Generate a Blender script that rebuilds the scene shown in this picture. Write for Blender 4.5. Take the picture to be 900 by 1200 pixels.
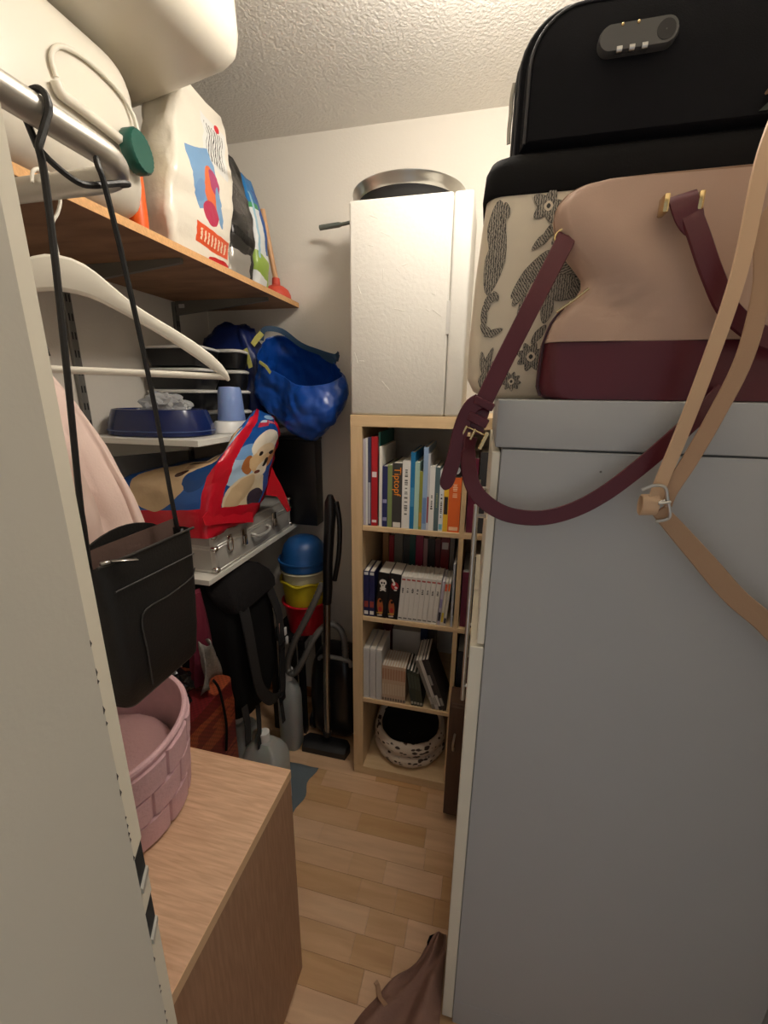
import bpy, bmesh, math, random
from mathutils import Vector, Matrix, noise

for o in list(bpy.data.objects):
    bpy.data.objects.remove(o)
sc = bpy.context.scene
COL = sc.collection
PI = math.pi

# ------------------------------------------------------------------ camera
FPX = 490.0
YAW, PITCH, ROLL = (math.radians(a) for a in (13.3, 15.6, 0.66))
CAMZ = 1.533
fwd = Vector((-math.sin(YAW) * math.cos(PITCH), math.cos(YAW) * math.cos(PITCH), -math.sin(PITCH)))
rt0 = Vector((math.cos(YAW), math.sin(YAW), 0))
up0 = rt0.cross(fwd)
rt = rt0 * math.cos(ROLL) + up0 * math.sin(ROLL)
up = up0 * math.cos(ROLL) - rt0 * math.sin(ROLL)
cam = bpy.data.cameras.new('camera')
cam.sensor_fit = 'VERTICAL'
cam.sensor_height = 36.0
cam.lens = FPX / 1200.0 * 36.0
cam.clip_start = 0.01
co = bpy.data.objects.new('camera', cam)
COL.objects.link(co)
m3 = Matrix((rt, up, -fwd)).transposed()
co.matrix_world = Matrix.Translation((0, 0, CAMZ)) @ m3.to_4x4()
sc.camera = co

# ------------------------------------------------------------------ world + light
w = bpy.data.worlds.new('world')
sc.world = w
w.use_nodes = True
w.node_tree.nodes['Background'].inputs[0].default_value = (0.95, 0.97, 1.0, 1)
w.node_tree.nodes['Background'].inputs[1].default_value = 0.33
LAMP = (0.00, 0.95, 2.335)                               # opal globe lamp under the ceiling, the only lamp of the closet
LAMP_R, LAMP_E = 0.075, 82.0
vs = sc.view_settings
vs.view_transform = 'Standard'
vs.look = 'None'
vs.gamma = 1.0
vs.use_curve_mapping = False
vs.exposure = 0.16


# ------------------------------------------------------------------ pixel helpers
def ray(x, y):
    return rt * ((x - 450) / FPX) + up * (-(y - 600) / FPX) + fwd


def aX(x, y, X):
    d = ray(x, y)
    return Vector((0, 0, CAMZ)) + d * (X / d.x)


def aY(x, y, Y):
    d = ray(x, y)
    return Vector((0, 0, CAMZ)) + d * (Y / d.y)


def aZ(x, y, Z):
    d = ray(x, y)
    return Vector((0, 0, CAMZ)) + d * ((Z - CAMZ) / d.z)


# ------------------------------------------------------------------ mesh helpers
def new_bm():
    return bmesh.new()


def add_box(bm, x0, x1, y0, y1, z0, z1, bev=0.0, seg=1, M=None):
    v = [bm.verts.new((x, y, z)) for x in (x0, x1) for y in (y0, y1) for z in (z0, z1)]
    f = [(0, 1, 3, 2), (4, 6, 7, 5), (0, 4, 5, 1), (2, 3, 7, 6), (0, 2, 6, 4), (1, 5, 7, 3)]
    fs = [bm.faces.new([v[i] for i in q]) for q in f]
    if bev > 0:
        es = list({e for q in fs for e in q.edges})
        r = bmesh.ops.bevel(bm, geom=es, offset=bev, segments=seg, profile=0.5, affect='EDGES')
        vv = list({a for q in r['faces'] for a in q.verts} | {a for a in v if a.is_valid})
    else:
        vv = v
    if M is not None:
        for a in set(vv):
            a.co = M @ a.co
    return bm


def add_loft(bm, rings, cap=True, closed=True):
    rows = [[bm.verts.new(p) for p in r] for r in rings]
    n = len(rows[0])
    for i in range(len(rows) - 1):
        for j in range(n if closed else n - 1):
            k = (j + 1) % n
            bm.faces.new((rows[i][j], rows[i][k], rows[i + 1][k], rows[i + 1][j]))
    if cap and closed:
        bm.faces.new(list(reversed(rows[0])))
        bm.faces.new(rows[-1])
    return rows


def frames(path, closed=False):
    n = len(path)
    T = []
    for i in range(n):
        a = path[(i - 1) % n] if (closed or i > 0) else path[i]
        b = path[(i + 1) % n] if (closed or i < n - 1) else path[i]
        t = (b - a)
        T.append(t.normalized() if t.length > 1e-9 else Vector((0, 0, 1)))
    ref = Vector((0, 0, 1)) if abs(T[0].z) < 0.9 else Vector((1, 0, 0))
    N = [(ref - T[0] * ref.dot(T[0])).normalized()]
    for i in range(1, n):
        v = N[-1] - T[i] * N[-1].dot(T[i])
        N.append(v.normalized() if v.length > 1e-6 else N[-1])
    return T, N


def add_tube(bm, path, r, seg=10, closed=False, cap=True):
    path = [Vector(p) for p in path]
    T, N = frames(path, closed)
    rings = []
    for i, p in enumerate(path):
        rr = r[i] if isinstance(r, (list, tuple)) else r
        B = T[i].cross(N[i])
        rings.append([p + (N[i] * math.cos(2 * PI * k / seg) + B * math.sin(2 * PI * k / seg)) * rr for k in range(seg)])
    if closed:
        rings.append(rings[0])
        add_loft(bm, rings, cap=False)
        bmesh.ops.remove_doubles(bm, verts=bm.verts, dist=1e-7)
    else:
        add_loft(bm, rings, cap=cap)
    return bm


def add_ribbon(bm, path, side, wid, th):
    """flat strap; side = Vector or list of Vectors giving the width direction"""
    path = [Vector(p) for p in path]
    T, _ = frames(path)
    rings = []
    for i, p in enumerate(path):
        s = Vector(side[i]) if isinstance(side, list) else Vector(side)
        s = (s - T[i] * s.dot(T[i])).normalized()
        n = T[i].cross(s)
        ww = (wid[i] if isinstance(wid, list) else wid) / 2
        h = th / 2
        e = min(h, ww) * 0.6
        rings.append([p + s * (ww - e) + n * h, p + s * ww, p + s * (ww - e) - n * h,
                      p - s * (ww - e) - n * h, p - s * ww, p - s * (ww - e) + n * h])
    add_loft(bm, rings)
    return bm


def add_lathe(bm, prof, cx, cy, seg=28, cap=True, M=None, sx=1, sy=1):
    rings = []
    for r, z in prof:
        rg = []
        for k in range(seg):
            a = 2 * PI * k / seg
            p = Vector((cx + r * sx * math.cos(a), cy + r * sy * math.sin(a), z))
            rg.append(M @ p if M is not None else p)
        rings.append(rg)
    add_loft(bm, rings, cap=cap)
    return bm


def add_prism(bm, pts, off):
    """pts: list of Vectors (planar polygon), off: extrusion Vector"""
    a = [bm.verts.new(p) for p in pts]
    b = [bm.verts.new(Vector(p) + Vector(off)) for p in pts]
    n = len(pts)
    bm.faces.new(list(reversed(a)))
    bm.faces.new(b)
    for i in range(n):
        j = (i + 1) % n
        bm.faces.new((a[i], a[j], b[j], b[i]))
    return bm


def smooth_path(pts, n=8):
    pts = [Vector(p) for p in pts]
    out = []
    for i in range(len(pts) - 1):
        p0 = pts[max(i - 1, 0)]
        p1, p2 = pts[i], pts[i + 1]
        p3 = pts[min(i + 2, len(pts) - 1)]
        for k in range(n):
            t = k / n
            out.append(0.5 * ((2 * p1) + (p2 - p0) * t + (2 * p0 - 5 * p1 + 4 * p2 - p3) * t * t + (3 * p1 - p0 - 3 * p2 + p3) * t ** 3))
    out.append(pts[-1])
    return out


def rrect(cx, cy, hx, hy, z, r, n=5):
    """rounded-rectangle ring in the xy plane"""
    out = []
    r = min(r, hx * 0.999, hy * 0.999)
    for qx, qy, a0 in ((1, 1, 0), (-1, 1, 90), (-1, -1, 180), (1, -1, 270)):
        for k in range(n + 1):
            a = math.radians(a0 + 90 * k / n)
            out.append(Vector((cx + qx * (hx - r) + r * math.cos(a), cy + qy * (hy - r) + r * math.sin(a), z)))
    return out


def wrinkle(bm, amp, scale, seed=0.0, axis=None):
    bm.normal_update()
    for v in bm.verts:
        d = noise.noise(v.co * scale + Vector((seed, seed * 1.7, -seed))) + 0.5 * noise.noise(v.co * scale * 2.3 + Vector((seed, 3, 1)))
        v.co += v.normal * amp * d


def crumple(bm, amp, scale, seed=0.0):
    """creased foil or tarpaulin: ridged noise along the normals"""
    bm.normal_update()
    off = Vector((seed, seed * 1.3, -seed))
    for v in bm.verts:
        a = 1 - 2 * abs(noise.noise(v.co * scale + off))
        b = 1 - 2 * abs(noise.noise(v.co * scale * 2.1 + off))
        v.co += v.normal * amp * (a + .5 * b - .9)


def subdivide(bm, cuts):
    bmesh.ops.subdivide_edges(bm, edges=list(bm.edges), cuts=cuts, use_grid_fill=True)


def obj(name, bm, mat, parent=None, smooth=True, angle=40, subsurf=0):
    bmesh.ops.recalc_face_normals(bm, faces=list(bm.faces))
    me = bpy.data.meshes.new(name)
    if smooth:
        for f in bm.faces:
            f.smooth = True
        lim = math.radians(angle)
        for e in bm.edges:
            if len(e.link_faces) == 2 and e.calc_face_angle(0) > lim:
                e.smooth = False
    bm.to_mesh(me)
    bm.free()
    o = bpy.data.objects.new(name, me)
    COL.objects.link(o)
    if mat:
        me.materials.append(mat)
    if parent:
        o.parent = parent
        if parent.type == 'EMPTY':
            o.location = -parent.location
    if subsurf:
        md = o.modifiers.new('s', 'SUBSURF')
        md.levels = md.render_levels = subsurf
    return o


def tag(o, label, cat, group=None):
    o['label'] = label
    o['category'] = cat
    if group:
        o['group'] = group
    return o


def thing(name, label, cat, loc=(0, 0, 0), group=None):
    o = bpy.data.objects.new(name, None)
    o.empty_display_size = 0.05
    COL.objects.link(o)
    o.location = Vector(loc)
    return tag(o, label, cat, group)


def struct(o):
    o['kind'] = 'structure'
    return o


def bxo(name, b, mat, parent=None, bev=0.0, seg=1, M=None):
    bm = new_bm()
    add_box(bm, *b, bev=bev, seg=seg, M=M)
    return obj(name, bm, mat, parent, smooth=bev > 0 and seg > 1)


# ------------------------------------------------------------------ materials
def S(r, g, b):
    def f(c):
        c = c / 255.0
        return c / 12.92 if c <= 0.04045 else ((c + 0.055) / 1.055) ** 2.4
    return (f(r), f(g), f(b), 1)


def base_mat(name):
    m = bpy.data.materials.new(name)
    m.use_nodes = True
    return m, m.node_tree, m.node_tree.nodes['Principled BSDF']


def mat(name, col, rough=0.5, metal=0.0, var=0.06, vscale=8.0, bump=0.0, bscale=120.0, **kw):
    m, nt, p = base_mat(name)
    N, L = nt.nodes, nt.links
    tc = N.new('ShaderNodeTexCoord')
    n = N.new('ShaderNodeTexNoise')
    n.inputs['Scale'].default_value = vscale
    n.inputs['Detail'].default_value = 4
    L.new(tc.outputs['Object'], n.inputs['Vector'])
    mx = N.new('ShaderNodeMix')
    mx.data_type = 'RGBA'
    c = Vector(col[:3])
    mx.inputs[6].default_value = (*(c * (1 - var)), 1)
    mx.inputs[7].default_value = (*[min(1, a) for a in (c * (1 + var))], 1)
    L.new(n.outputs['Fac'], mx.inputs[0])
    L.new(mx.outputs[2], p.inputs['Base Color'])
    p.inputs['Roughness'].default_value = rough
    p.inputs['Metallic'].default_value = metal
    for k, v in kw.items():
        p.inputs[k.replace('_', ' ')].default_value = v
    if bump:
        b = N.new('ShaderNodeBump')
        b.inputs['Strength'].default_value = bump
        b.inputs['Distance'].default_value = 0.004
        n2 = N.new('ShaderNodeTexNoise')
        n2.inputs['Scale'].default_value = bscale
        n2.inputs['Detail'].default_value = 3
        L.new(tc.outputs['Object'], n2.inputs['Vector'])
        L.new(n2.outputs['Fac'], b.inputs['Height'])
        L.new(b.outputs['Normal'], p.inputs['Normal'])
    return m


def wood(name, c1, c2, axis=0, scale=14.0, stretch=14.0, rough=0.45, rand=False, bump=0.05):
    m, nt, p = base_mat(name)
    N, L = nt.nodes, nt.links
    g = N.new('ShaderNodeNewGeometry')
    mp = N.new('ShaderNodeMapping')
    s = [stretch] * 3
    s[axis] = 1.0
    mp.inputs['Scale'].default_value = s
    L.new(g.outputs['Position'], mp.inputs['Vector'])
    n = N.new('ShaderNodeTexNoise')
    n.inputs['Scale'].default_value = scale / 2
    n.inputs['Detail'].default_value = 6
    n.inputs['Distortion'].default_value = 0.4
    L.new(mp.outputs[0], n.inputs['Vector'])
    mx = N.new('ShaderNodeMix')
    mx.data_type = 'RGBA'
    mx.inputs[6].default_value = c1
    mx.inputs[7].default_value = c2
    rp = N.new('ShaderNodeValToRGB')
    rp.color_ramp.elements[0].position = 0.3
    rp.color_ramp.elements[1].position = 0.7
    L.new(n.outputs['Fac'], rp.inputs[0])
    L.new(rp.outputs[0], mx.inputs[0])
    out = mx.outputs[2]
    if rand:
        oi = N.new('ShaderNodeObjectInfo')
        L.new(oi.outputs['Random'], n.inputs['W']) if 'W' in n.inputs and n.noise_dimensions == '4D' else None
        hs = N.new('ShaderNodeHueSaturation')
        mr = N.new('ShaderNodeMapRange')
        mr.inputs['To Min'].default_value = 0.82
        mr.inputs['To Max'].default_value = 1.08
        L.new(oi.outputs['Random'], mr.inputs['Value'])
        L.new(mr.outputs[0], hs.inputs['Value'])
        ms = N.new('ShaderNodeMapRange')
        ms.inputs['To Min'].default_value = 1.05
        ms.inputs['To Max'].default_value = 0.82
        L.new(oi.outputs['Random'], ms.inputs['Value'])
        L.new(ms.outputs[0], hs.inputs['Saturation'])
        L.new(out, hs.inputs['Color'])
        out = hs.outputs[0]
    L.new(out, p.inputs['Base Color'])
    p.inputs['Roughness'].default_value = rough
    b = N.new('ShaderNodeBump')
    b.inputs['Strength'].default_value = bump
    b.inputs['Distance'].default_value = 0.002
    L.new(n.outputs['Fac'], b.inputs['Height'])
    L.new(b.outputs['Normal'], p.inputs['Normal'])
    return m


def paint(name, base, shapes, axes='xz', rough=0.5, bump=0.0, bscale=60, wob=0.0, wscale=30.0, uv=False, **kw):
    """flat print on a surface: shapes (kind, cx, cy, rx, ry, rot_deg, colour[, stripes]) in object or uv space"""
    m, nt, p = base_mat(name)
    N, L = nt.nodes, nt.links
    tc = N.new('ShaderNodeTexCoord')
    src = tc.outputs['UV'] if uv else tc.outputs['Object']
    vec = src
    if not uv:
        sp = N.new('ShaderNodeSeparateXYZ')
        L.new(src, sp.inputs[0])
        cb = N.new('ShaderNodeCombineXYZ')
        ix = {'x': 0, 'y': 1, 'z': 2}
        L.new(sp.outputs[ix[axes[0]]], cb.inputs[0])
        L.new(sp.outputs[ix[axes[1]]], cb.inputs[1])
        vec = cb.outputs[0]
    if wob:
        nz = N.new('ShaderNodeTexNoise')
        nz.inputs['Scale'].default_value = wscale
        L.new(vec, nz.inputs['Vector'])
        s1 = N.new('ShaderNodeVectorMath'); s1.operation = 'SUBTRACT'
        L.new(nz.outputs['Color'], s1.inputs[0]); s1.inputs[1].default_value = (0.5, 0.5, 0.5)
        s2 = N.new('ShaderNodeVectorMath'); s2.operation = 'MULTIPLY'
        L.new(s1.outputs[0], s2.inputs[0]); s2.inputs[1].default_value = (wob, wob, 0)
        s3 = N.new('ShaderNodeVectorMath'); s3.operation = 'ADD'
        L.new(vec, s3.inputs[0]); L.new(s2.outputs[0], s3.inputs[1])
        vec = s3.outputs[0]
    cur = None
    for s in shapes:
        kind, cx, cy, rx, ry, rot, col = s[:7]
        mp = N.new('ShaderNodeMapping')
        mp.vector_type = 'TEXTURE'
        mp.inputs['Location'].default_value = (cx, cy, 0)
        mp.inputs['Rotation'].default_value = (0, 0, math.radians(rot))
        mp.inputs['Scale'].default_value = (rx, ry, 1)
        L.new(vec, mp.inputs['Vector'])
        if kind == 'e':
            ln = N.new('ShaderNodeVectorMath'); ln.operation = 'LENGTH'
            L.new(mp.outputs[0], ln.inputs[0])
            val = ln.outputs['Value']
        else:
            ab = N.new('ShaderNodeVectorMath'); ab.operation = 'ABSOLUTE'
            L.new(mp.outputs[0], ab.inputs[0])
            q = N.new('ShaderNodeSeparateXYZ')
            L.new(ab.outputs[0], q.inputs[0])
            mxn = N.new('ShaderNodeMath'); mxn.operation = 'MAXIMUM'
            L.new(q.outputs[0], mxn.inputs[0]); L.new(q.outputs[1], mxn.inputs[1])
            val = mxn.outputs[0]
        lt = N.new('ShaderNodeMath'); lt.operation = 'LESS_THAN'
        L.new(val, lt.inputs[0]); lt.inputs[1].default_value = 1.0
        msk = lt.outputs[0]
        if len(s) > 7:                                     # hatched print: line count and share of ink
            wv = N.new('ShaderNodeTexWave')
            wv.inputs['Scale'].default_value = s[7]
            wv.inputs['Distortion'].default_value = s[8]
            wv.inputs['Detail'].default_value = 2.0
            wv.inputs['Detail Scale'].default_value = 2.0
            L.new(mp.outputs[0], wv.inputs['Vector'])
            g2 = N.new('ShaderNodeMath'); g2.operation = 'GREATER_THAN'
            L.new(wv.outputs['Fac'], g2.inputs[0]); g2.inputs[1].default_value = s[9]
            m2 = N.new('ShaderNodeMath'); m2.operation = 'MULTIPLY'
            L.new(g2.outputs[0], m2.inputs[0]); L.new(msk, m2.inputs[1])
            msk = m2.outputs[0]
        mx = N.new('ShaderNodeMix')
        mx.data_type = 'RGBA'
        L.new(msk, mx.inputs[0])
        if cur is None:
            mx.inputs[6].default_value = base
        else:
            L.new(cur, mx.inputs[6])
        mx.inputs[7].default_value = col
        cur = mx.outputs[2]
    L.new(cur, p.inputs['Base Color'])
    p.inputs['Roughness'].default_value = rough
    for k, v in kw.items():
        p.inputs[k.replace('_', ' ')].default_value = v
    if bump:
        b = N.new('ShaderNodeBump')
        b.inputs['Strength'].default_value = bump
        b.inputs['Distance'].default_value = 0.006
        n2 = N.new('ShaderNodeTexNoise')
        n2.inputs['Scale'].default_value = bscale
        n2.inputs['Detail'].default_value = 3
        L.new(tc.outputs['Object'], n2.inputs['Vector'])
        L.new(n2.outputs['Fac'], b.inputs['Height'])
        L.new(b.outputs['Normal'], p.inputs['Normal'])
    return m


def text_obj(name, body, size, M, material, parent, depth=0.0004):
    cu = bpy.data.curves.new(name, 'FONT')
    cu.body = body
    cu.size = size
    cu.extrude = depth
    cu.align_x = 'CENTER'
    cu.align_y = 'CENTER'
    cu.resolution_u = 3
    t = bpy.data.objects.new(name + '_tmp', cu)
    COL.objects.link(t)
    dg = bpy.context.evaluated_depsgraph_get()
    me = bpy.data.meshes.new_from_object(t.evaluated_get(dg))
    bpy.data.objects.remove(t)
    bpy.data.curves.remove(cu)
    me.transform(M)
    me.name = name
    me.materials.clear()
    me.materials.append(material)
    o = bpy.data.objects.new(name, me)
    COL.objects.link(o)
    o.parent = parent
    if parent.type == 'EMPTY':
        o.location = -parent.location
    return o


M_wall = mat('wall_paint', S(226, 220, 209), 0.9, bump=0.25, bscale=140, var=0.015, vscale=3)
M_ceil = mat('ceiling_woodchip', S(236, 232, 224), 0.95, bump=0.85, bscale=115, var=0.02, vscale=40)
M_frame = mat('frame_paint', S(214, 207, 190), 0.45, var=0.02, bump=0.04, bscale=200)
M_dark = mat('dark_slot', S(25, 27, 28), 0.7)
M_plate = mat('strike_plate', S(205, 205, 198), 0.35, 0.5)
M_plank = wood('parquet', S(230, 187, 138), S(212, 166, 118), axis=0, scale=9, stretch=9, rough=0.4, rand=True)
M_joint = mat('floor_joint', S(120, 84, 52), 0.8)
M_birch = wood('birch_veneer', S(222, 194, 152), S(208, 178, 135), axis=2, scale=10, stretch=10, rough=0.5)
M_birchx = wood('birch_veneer_x', S(224, 196, 154), S(210, 180, 137), axis=0, scale=10, stretch=10, rough=0.5)
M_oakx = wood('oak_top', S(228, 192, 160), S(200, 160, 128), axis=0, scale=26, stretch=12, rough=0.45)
M_oakz = wood('oak_side_shaded', S(176, 138, 110), S(156, 118, 92), axis=2, scale=26, stretch=12, rough=0.5)  # same oak as the top, with the shade of the sides put into the colour
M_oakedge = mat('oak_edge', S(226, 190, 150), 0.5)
M_osb = wood('osb_face', S(168, 126, 92), S(130, 92, 64), axis=0, scale=12, stretch=3, rough=0.65, bump=0.2)
M_osbedge = mat('osb_edge', S(222, 172, 118), 0.85, var=0.22, vscale=150, bump=0.4, bscale=250)
M_metalgrey = mat('shelf_metal', S(120, 118, 112), 0.45, 0.4)
M_white = mat('white_board', S(226, 224, 216), 0.4, var=0.02)
M_whitepl = mat('white_plastic', S(232, 232, 230), 0.3, var=0.02)
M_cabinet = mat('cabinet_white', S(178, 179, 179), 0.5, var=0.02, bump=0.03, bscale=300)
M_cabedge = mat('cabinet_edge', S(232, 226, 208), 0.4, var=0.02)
M_steel = mat('steel', S(200, 198, 192), 0.28, 1.0)
M_chrome = mat('chrome', S(215, 213, 208), 0.12, 1.0)
M_gold = mat('pale_gold', S(215, 190, 140), 0.2, 1.0)
M_black = mat('black_plastic', S(20, 20, 22), 0.4)
M_blackm = mat('black_cloth', S(14, 14, 15), 0.9, bump=0.2, bscale=400, var=0.2, Specular_IOR_Level=0.2)
M_blackl = mat('black_leather', S(15, 14, 14), 0.5, bump=0.15, bscale=260, var=0.15)
M_cream = mat('cream_plastic', S(222, 216, 202), 0.35, var=0.03, vscale=5, Subsurface_Weight=0.2, Subsurface_Scale=0.02, Subsurface_Radius=(1, .9, .75))
M_foam = mat('polystyrene', S(214, 211, 203), 0.85, bump=0.25, bscale=90, var=0.02, vscale=60)
M_maroon = mat('maroon_leather', S(84, 18, 32), 0.4, bump=0.06, bscale=300, var=0.08)
M_taupe = mat('taupe_leather', S(180, 150, 132), 0.5, bump=0.05, bscale=400, var=0.03)
M_tan = mat('tan_leather', S(206, 172, 138), 0.55, bump=0.05, bscale=300, var=0.05)
M_tanb = mat('tan_leather_back', S(176, 142, 112), 0.7, bump=0.08, bscale=300, var=0.05)
M_clear = None


def glass(name, col=(1, 1, 1, 1), rough=0.08, tr=0.85):
    m, nt, p = base_mat(name)
    p.inputs['Base Color'].default_value = col
    p.inputs['Roughness'].default_value = rough
    p.inputs['Transmission Weight'].default_value = tr
    p.inputs['IOR'].default_value = 1.25
    n = nt.nodes.new('ShaderNodeTexNoise')
    n.inputs['Scale'].default_value = 40
    b = nt.nodes.new('ShaderNodeBump')
    b.inputs['Strength'].default_value = 0.15
    nt.links.new(n.outputs['Fac'], b.inputs['Height'])
    nt.links.new(b.outputs['Normal'], p.inputs['Normal'])
    return m


M_film = glass('clear_film')

# ------------------------------------------------------------------ the room
XL, XR, YB, YF, ZC = -1.20, 0.66, 1.732, 0.205, 2.455
YH = -0.55                                               # hall side the camera stands in
fl = struct(bxo('floor', (XL - 0.05, XR + 0.05, YH, YB + 0.05, -0.06, -0.010), M_joint))
unit = bmesh.new()
add_box(unit, 0, 1, 0, 1, 0, 1)
unit_me = bpy.data.meshes.new('plank')
bmesh.ops.recalc_face_normals(unit, faces=list(unit.faces))
unit.to_mesh(unit_me)
unit.free()
unit_me.materials.append(M_plank)
rng = random.Random(5)
y = YH
row = 0
while y < YB - 0.01:
    wd = min(0.072, YB - y)
    x = XL - rng.random() * 0.3
    while x < XR:
        ln = rng.choice((0.12, 0.19, 0.25, 0.31, 0.38))
        x0, x1 = max(x, XL), min(x + ln, XR)
        if x1 - x0 > 0.03:
            o = bpy.data.objects.new('plank', unit_me)
            COL.objects.link(o)
            o.parent = fl
            o.location = (x0, y, -0.0101)
            o.scale = (x1 - x0 - 0.0008, wd - 0.0008, 0.0101 - rng.random() * 0.0004)
        x += ln
    y += 0.072
    row += 1
struct(bxo('ceiling', (XL - 0.1, XR + 0.1, YF - 0.12, YB + 0.1, ZC, ZC + 0.1), M_ceil))
struct(bxo('wall_back', (XL - 0.1, XR + 0.1, YB, YB + 0.1, -0.06, ZC), M_wall))
struct(bxo('wall_left', (XL - 0.1, XL, YF - 0.10, YB, -0.06, ZC), M_wall))
struct(bxo('wall_right', (XR, XR + 0.1, YF - 0.10, YB, -0.06, ZC), M_wall))
bm = new_bm()
add_box(bm, XL, -0.285, YF - 0.10, YF - 0.005, -0.01, ZC)
add_box(bm, 0.585, XR, YF - 0.10, YF - 0.005, -0.01, ZC)
add_box(bm, -0.285, 0.585, YF - 0.10, YF - 0.005, 2.08, ZC)
struct(obj('wall_front', bm, M_wall, smooth=False))
M_base = wood('baseboard_wood', S(176, 122, 74), S(150, 98, 56), axis=0, rough=0.4)
struct(bxo('baseboard_back', (XL, -0.44, YB - 0.014, YB - 0.0005, 0.0, 0.055), M_base, bev=0.003))
struct(bxo('baseboard_left', (XL + 0.0005, XL + 0.014, YF, YB - 0.015, 0.0, 0.055), M_base, bev=0.003))

# steel door frame: reveal, chamfered stop, strike plate with two openings
dfr = bpy.data.objects.new('door_1', None)
COL.objects.link(dfr)
dfr.location = (-0.25, 0.1, 0)
struct(dfr)
bm = new_bm()
add_prism(bm, [Vector(p) for p in ((-0.25, -0.02, 0), (-0.25, 0.1965, 0), (-0.284, 0.1965, 0), (-0.284, -0.02, 0))], (0, 0, 2.07))
obj('reveal', bm, M_frame, dfr, smooth=False)
M_chip = mat('chipped_paint', S(70, 62, 54), 0.8)
M_stop = mat('frame_stop_lit', S(226, 219, 200), 0.45, var=0.02)  # frame paint made lighter: lamplight on the strip is put into the colour
bm = new_bm()
zs = [0.0, 1.072, 1.106, 1.134, 1.168, 2.07]
for i in range(5):
    if i in (1, 3):
        continue
    add_prism(bm, [Vector(p) for p in ((-0.2505, 0.1966, zs[i]), (-0.2600, 0.2143, zs[i]), (-0.284, 0.2143, zs[i]), (-0.284, 0.1966, zs[i]))], (0, 0, zs[i + 1] - zs[i]))
obj('stop_strip', bm, M_stop, dfr, smooth=False)
bm = new_bm()
for i in (1, 3):
    add_prism(bm, [Vector(p) for p in ((-0.2515, 0.1968, zs[i]), (-0.2612, 0.2140, zs[i]), (-0.284, 0.2140, zs[i]), (-0.284, 0.1968, zs[i]))], (0, 0, zs[i + 1] - zs[i]))
obj('strike_slot', bm, M_dark, dfr, smooth=False)
bm = new_bm()
for z in (1.0670, 1.1290):
    add_prism(bm, [Vector(p) for p in ((-0.2494, 0.1985, z), (-0.2590, 0.2146, z), (-0.2630, 0.2146, z), (-0.2540, 0.1985, z))], (0, 0, 0.0055))
obj('strike_plate', bm, M_plate, dfr, smooth=False)
rng = random.Random(3)
bm = new_bm()
for i in range(24):                                       # chips where the paint has come off the edge
    z = 0.95 + rng.random() * 0.42
    if 1.07 < z < 1.16:
        continue
    h = 0.001 + rng.random() * 0.006
    d = 0.0003 + rng.random() * 0.0006
    add_prism(bm, [Vector(p) for p in ((-0.2500 + 0.0003, 0.1965 - d, z), (-0.2497, 0.1972, z + h * 0.4), (-0.2500 + 0.0003, 0.1965 - d * 0.5, z + h))], (-0.004, 0.0005, 0))
obj('paint_chips', bm, M_chip, dfr, smooth=False)['kind'] = 'stuff'
bm = new_bm()
add_prism(bm, [Vector(p) for p in ((0.55, -0.02, 0), (0.55, 0.2143, 0), (0.584, 0.2143, 0), (0.584, -0.02, 0))], (0, 0, 2.07))
obj('jamb', bm, M_frame, dfr, smooth=False)
bxo('head', (-0.25, 0.55, -0.02, 0.2143, 2.035, 2.07), M_frame, dfr)

# ceiling lamp: rose, holder and opal globe
lp = thing('ceiling_lamp', 'white opal globe lamp under the closet ceiling', 'lamp', (LAMP[0], LAMP[1], ZC))
bm = new_bm()
add_lathe(bm, [(.045, ZC - .0005), (.045, ZC - .012), (.022, ZC - .022), (.022, LAMP[2] + LAMP_R - .004)], LAMP[0], LAMP[1], 28)
obj('ceiling_rose', bm, M_whitepl, lp)
m, nt, p = base_mat('opal_glass')
p.inputs['Base Color'].default_value = (0.9, 0.9, 0.88, 1)
p.inputs['Emission Color'].default_value = (1.0, 0.92, 0.82, 1)
p.inputs['Emission Strength'].default_value = LAMP_E
bm = new_bm()
bmesh.ops.create_uvsphere(bm, u_segments=28, v_segments=16, radius=LAMP_R, matrix=Matrix.Translation(LAMP))
obj('globe', bm, m, lp)

# ------------------------------------------------------------------ shelving on the left wall
ZO = 1.870
o = thing('chipboard_shelf', 'deep rough chipboard shelf board high on the wall carrying jerrycans', 'shelf', (-1.0, 1.1, ZO))
bxo('board', (XL + 0.004, -0.7722, 0.43, 1.722, ZO, ZO + 0.018), M_osb, o)
bxo('raw_edge', (-0.7721, -0.7705, 0.43, 1.722, ZO, ZO + 0.018), M_osbedge, o)
for nm, lab, yy in (('wall_rail', 'slotted grey metal shelf rail on the wall behind the wooden hanger', 1.065),
                    ('wall_rail', 'slotted grey metal shelf rail on the wall beside the dark blue bag', 1.52)):
    t = thing(nm, lab, 'shelf rail', (XL, yy, 0.6), 'slotted rails on the wall')
    bxo('rail', (XL + 0.0005, XL + 0.014, yy - 0.0125, yy + 0.0125, 0.55, ZO - 0.004), M_metalgrey, t, bev=0.002)
    bm = new_bm()
    for k in range(26):
        for d in (-0.005, 0.005):
            z = 0.58 + k * 0.05
            if z + 0.02 < ZO - 0.01:
                add_box(bm, XL + 0.0135, XL + 0.0146, yy + d - 0.002, yy + d + 0.002, z, z + 0.02)
    obj('slots', bm, M_dark, t, smooth=False)['kind'] = 'stuff'


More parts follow.
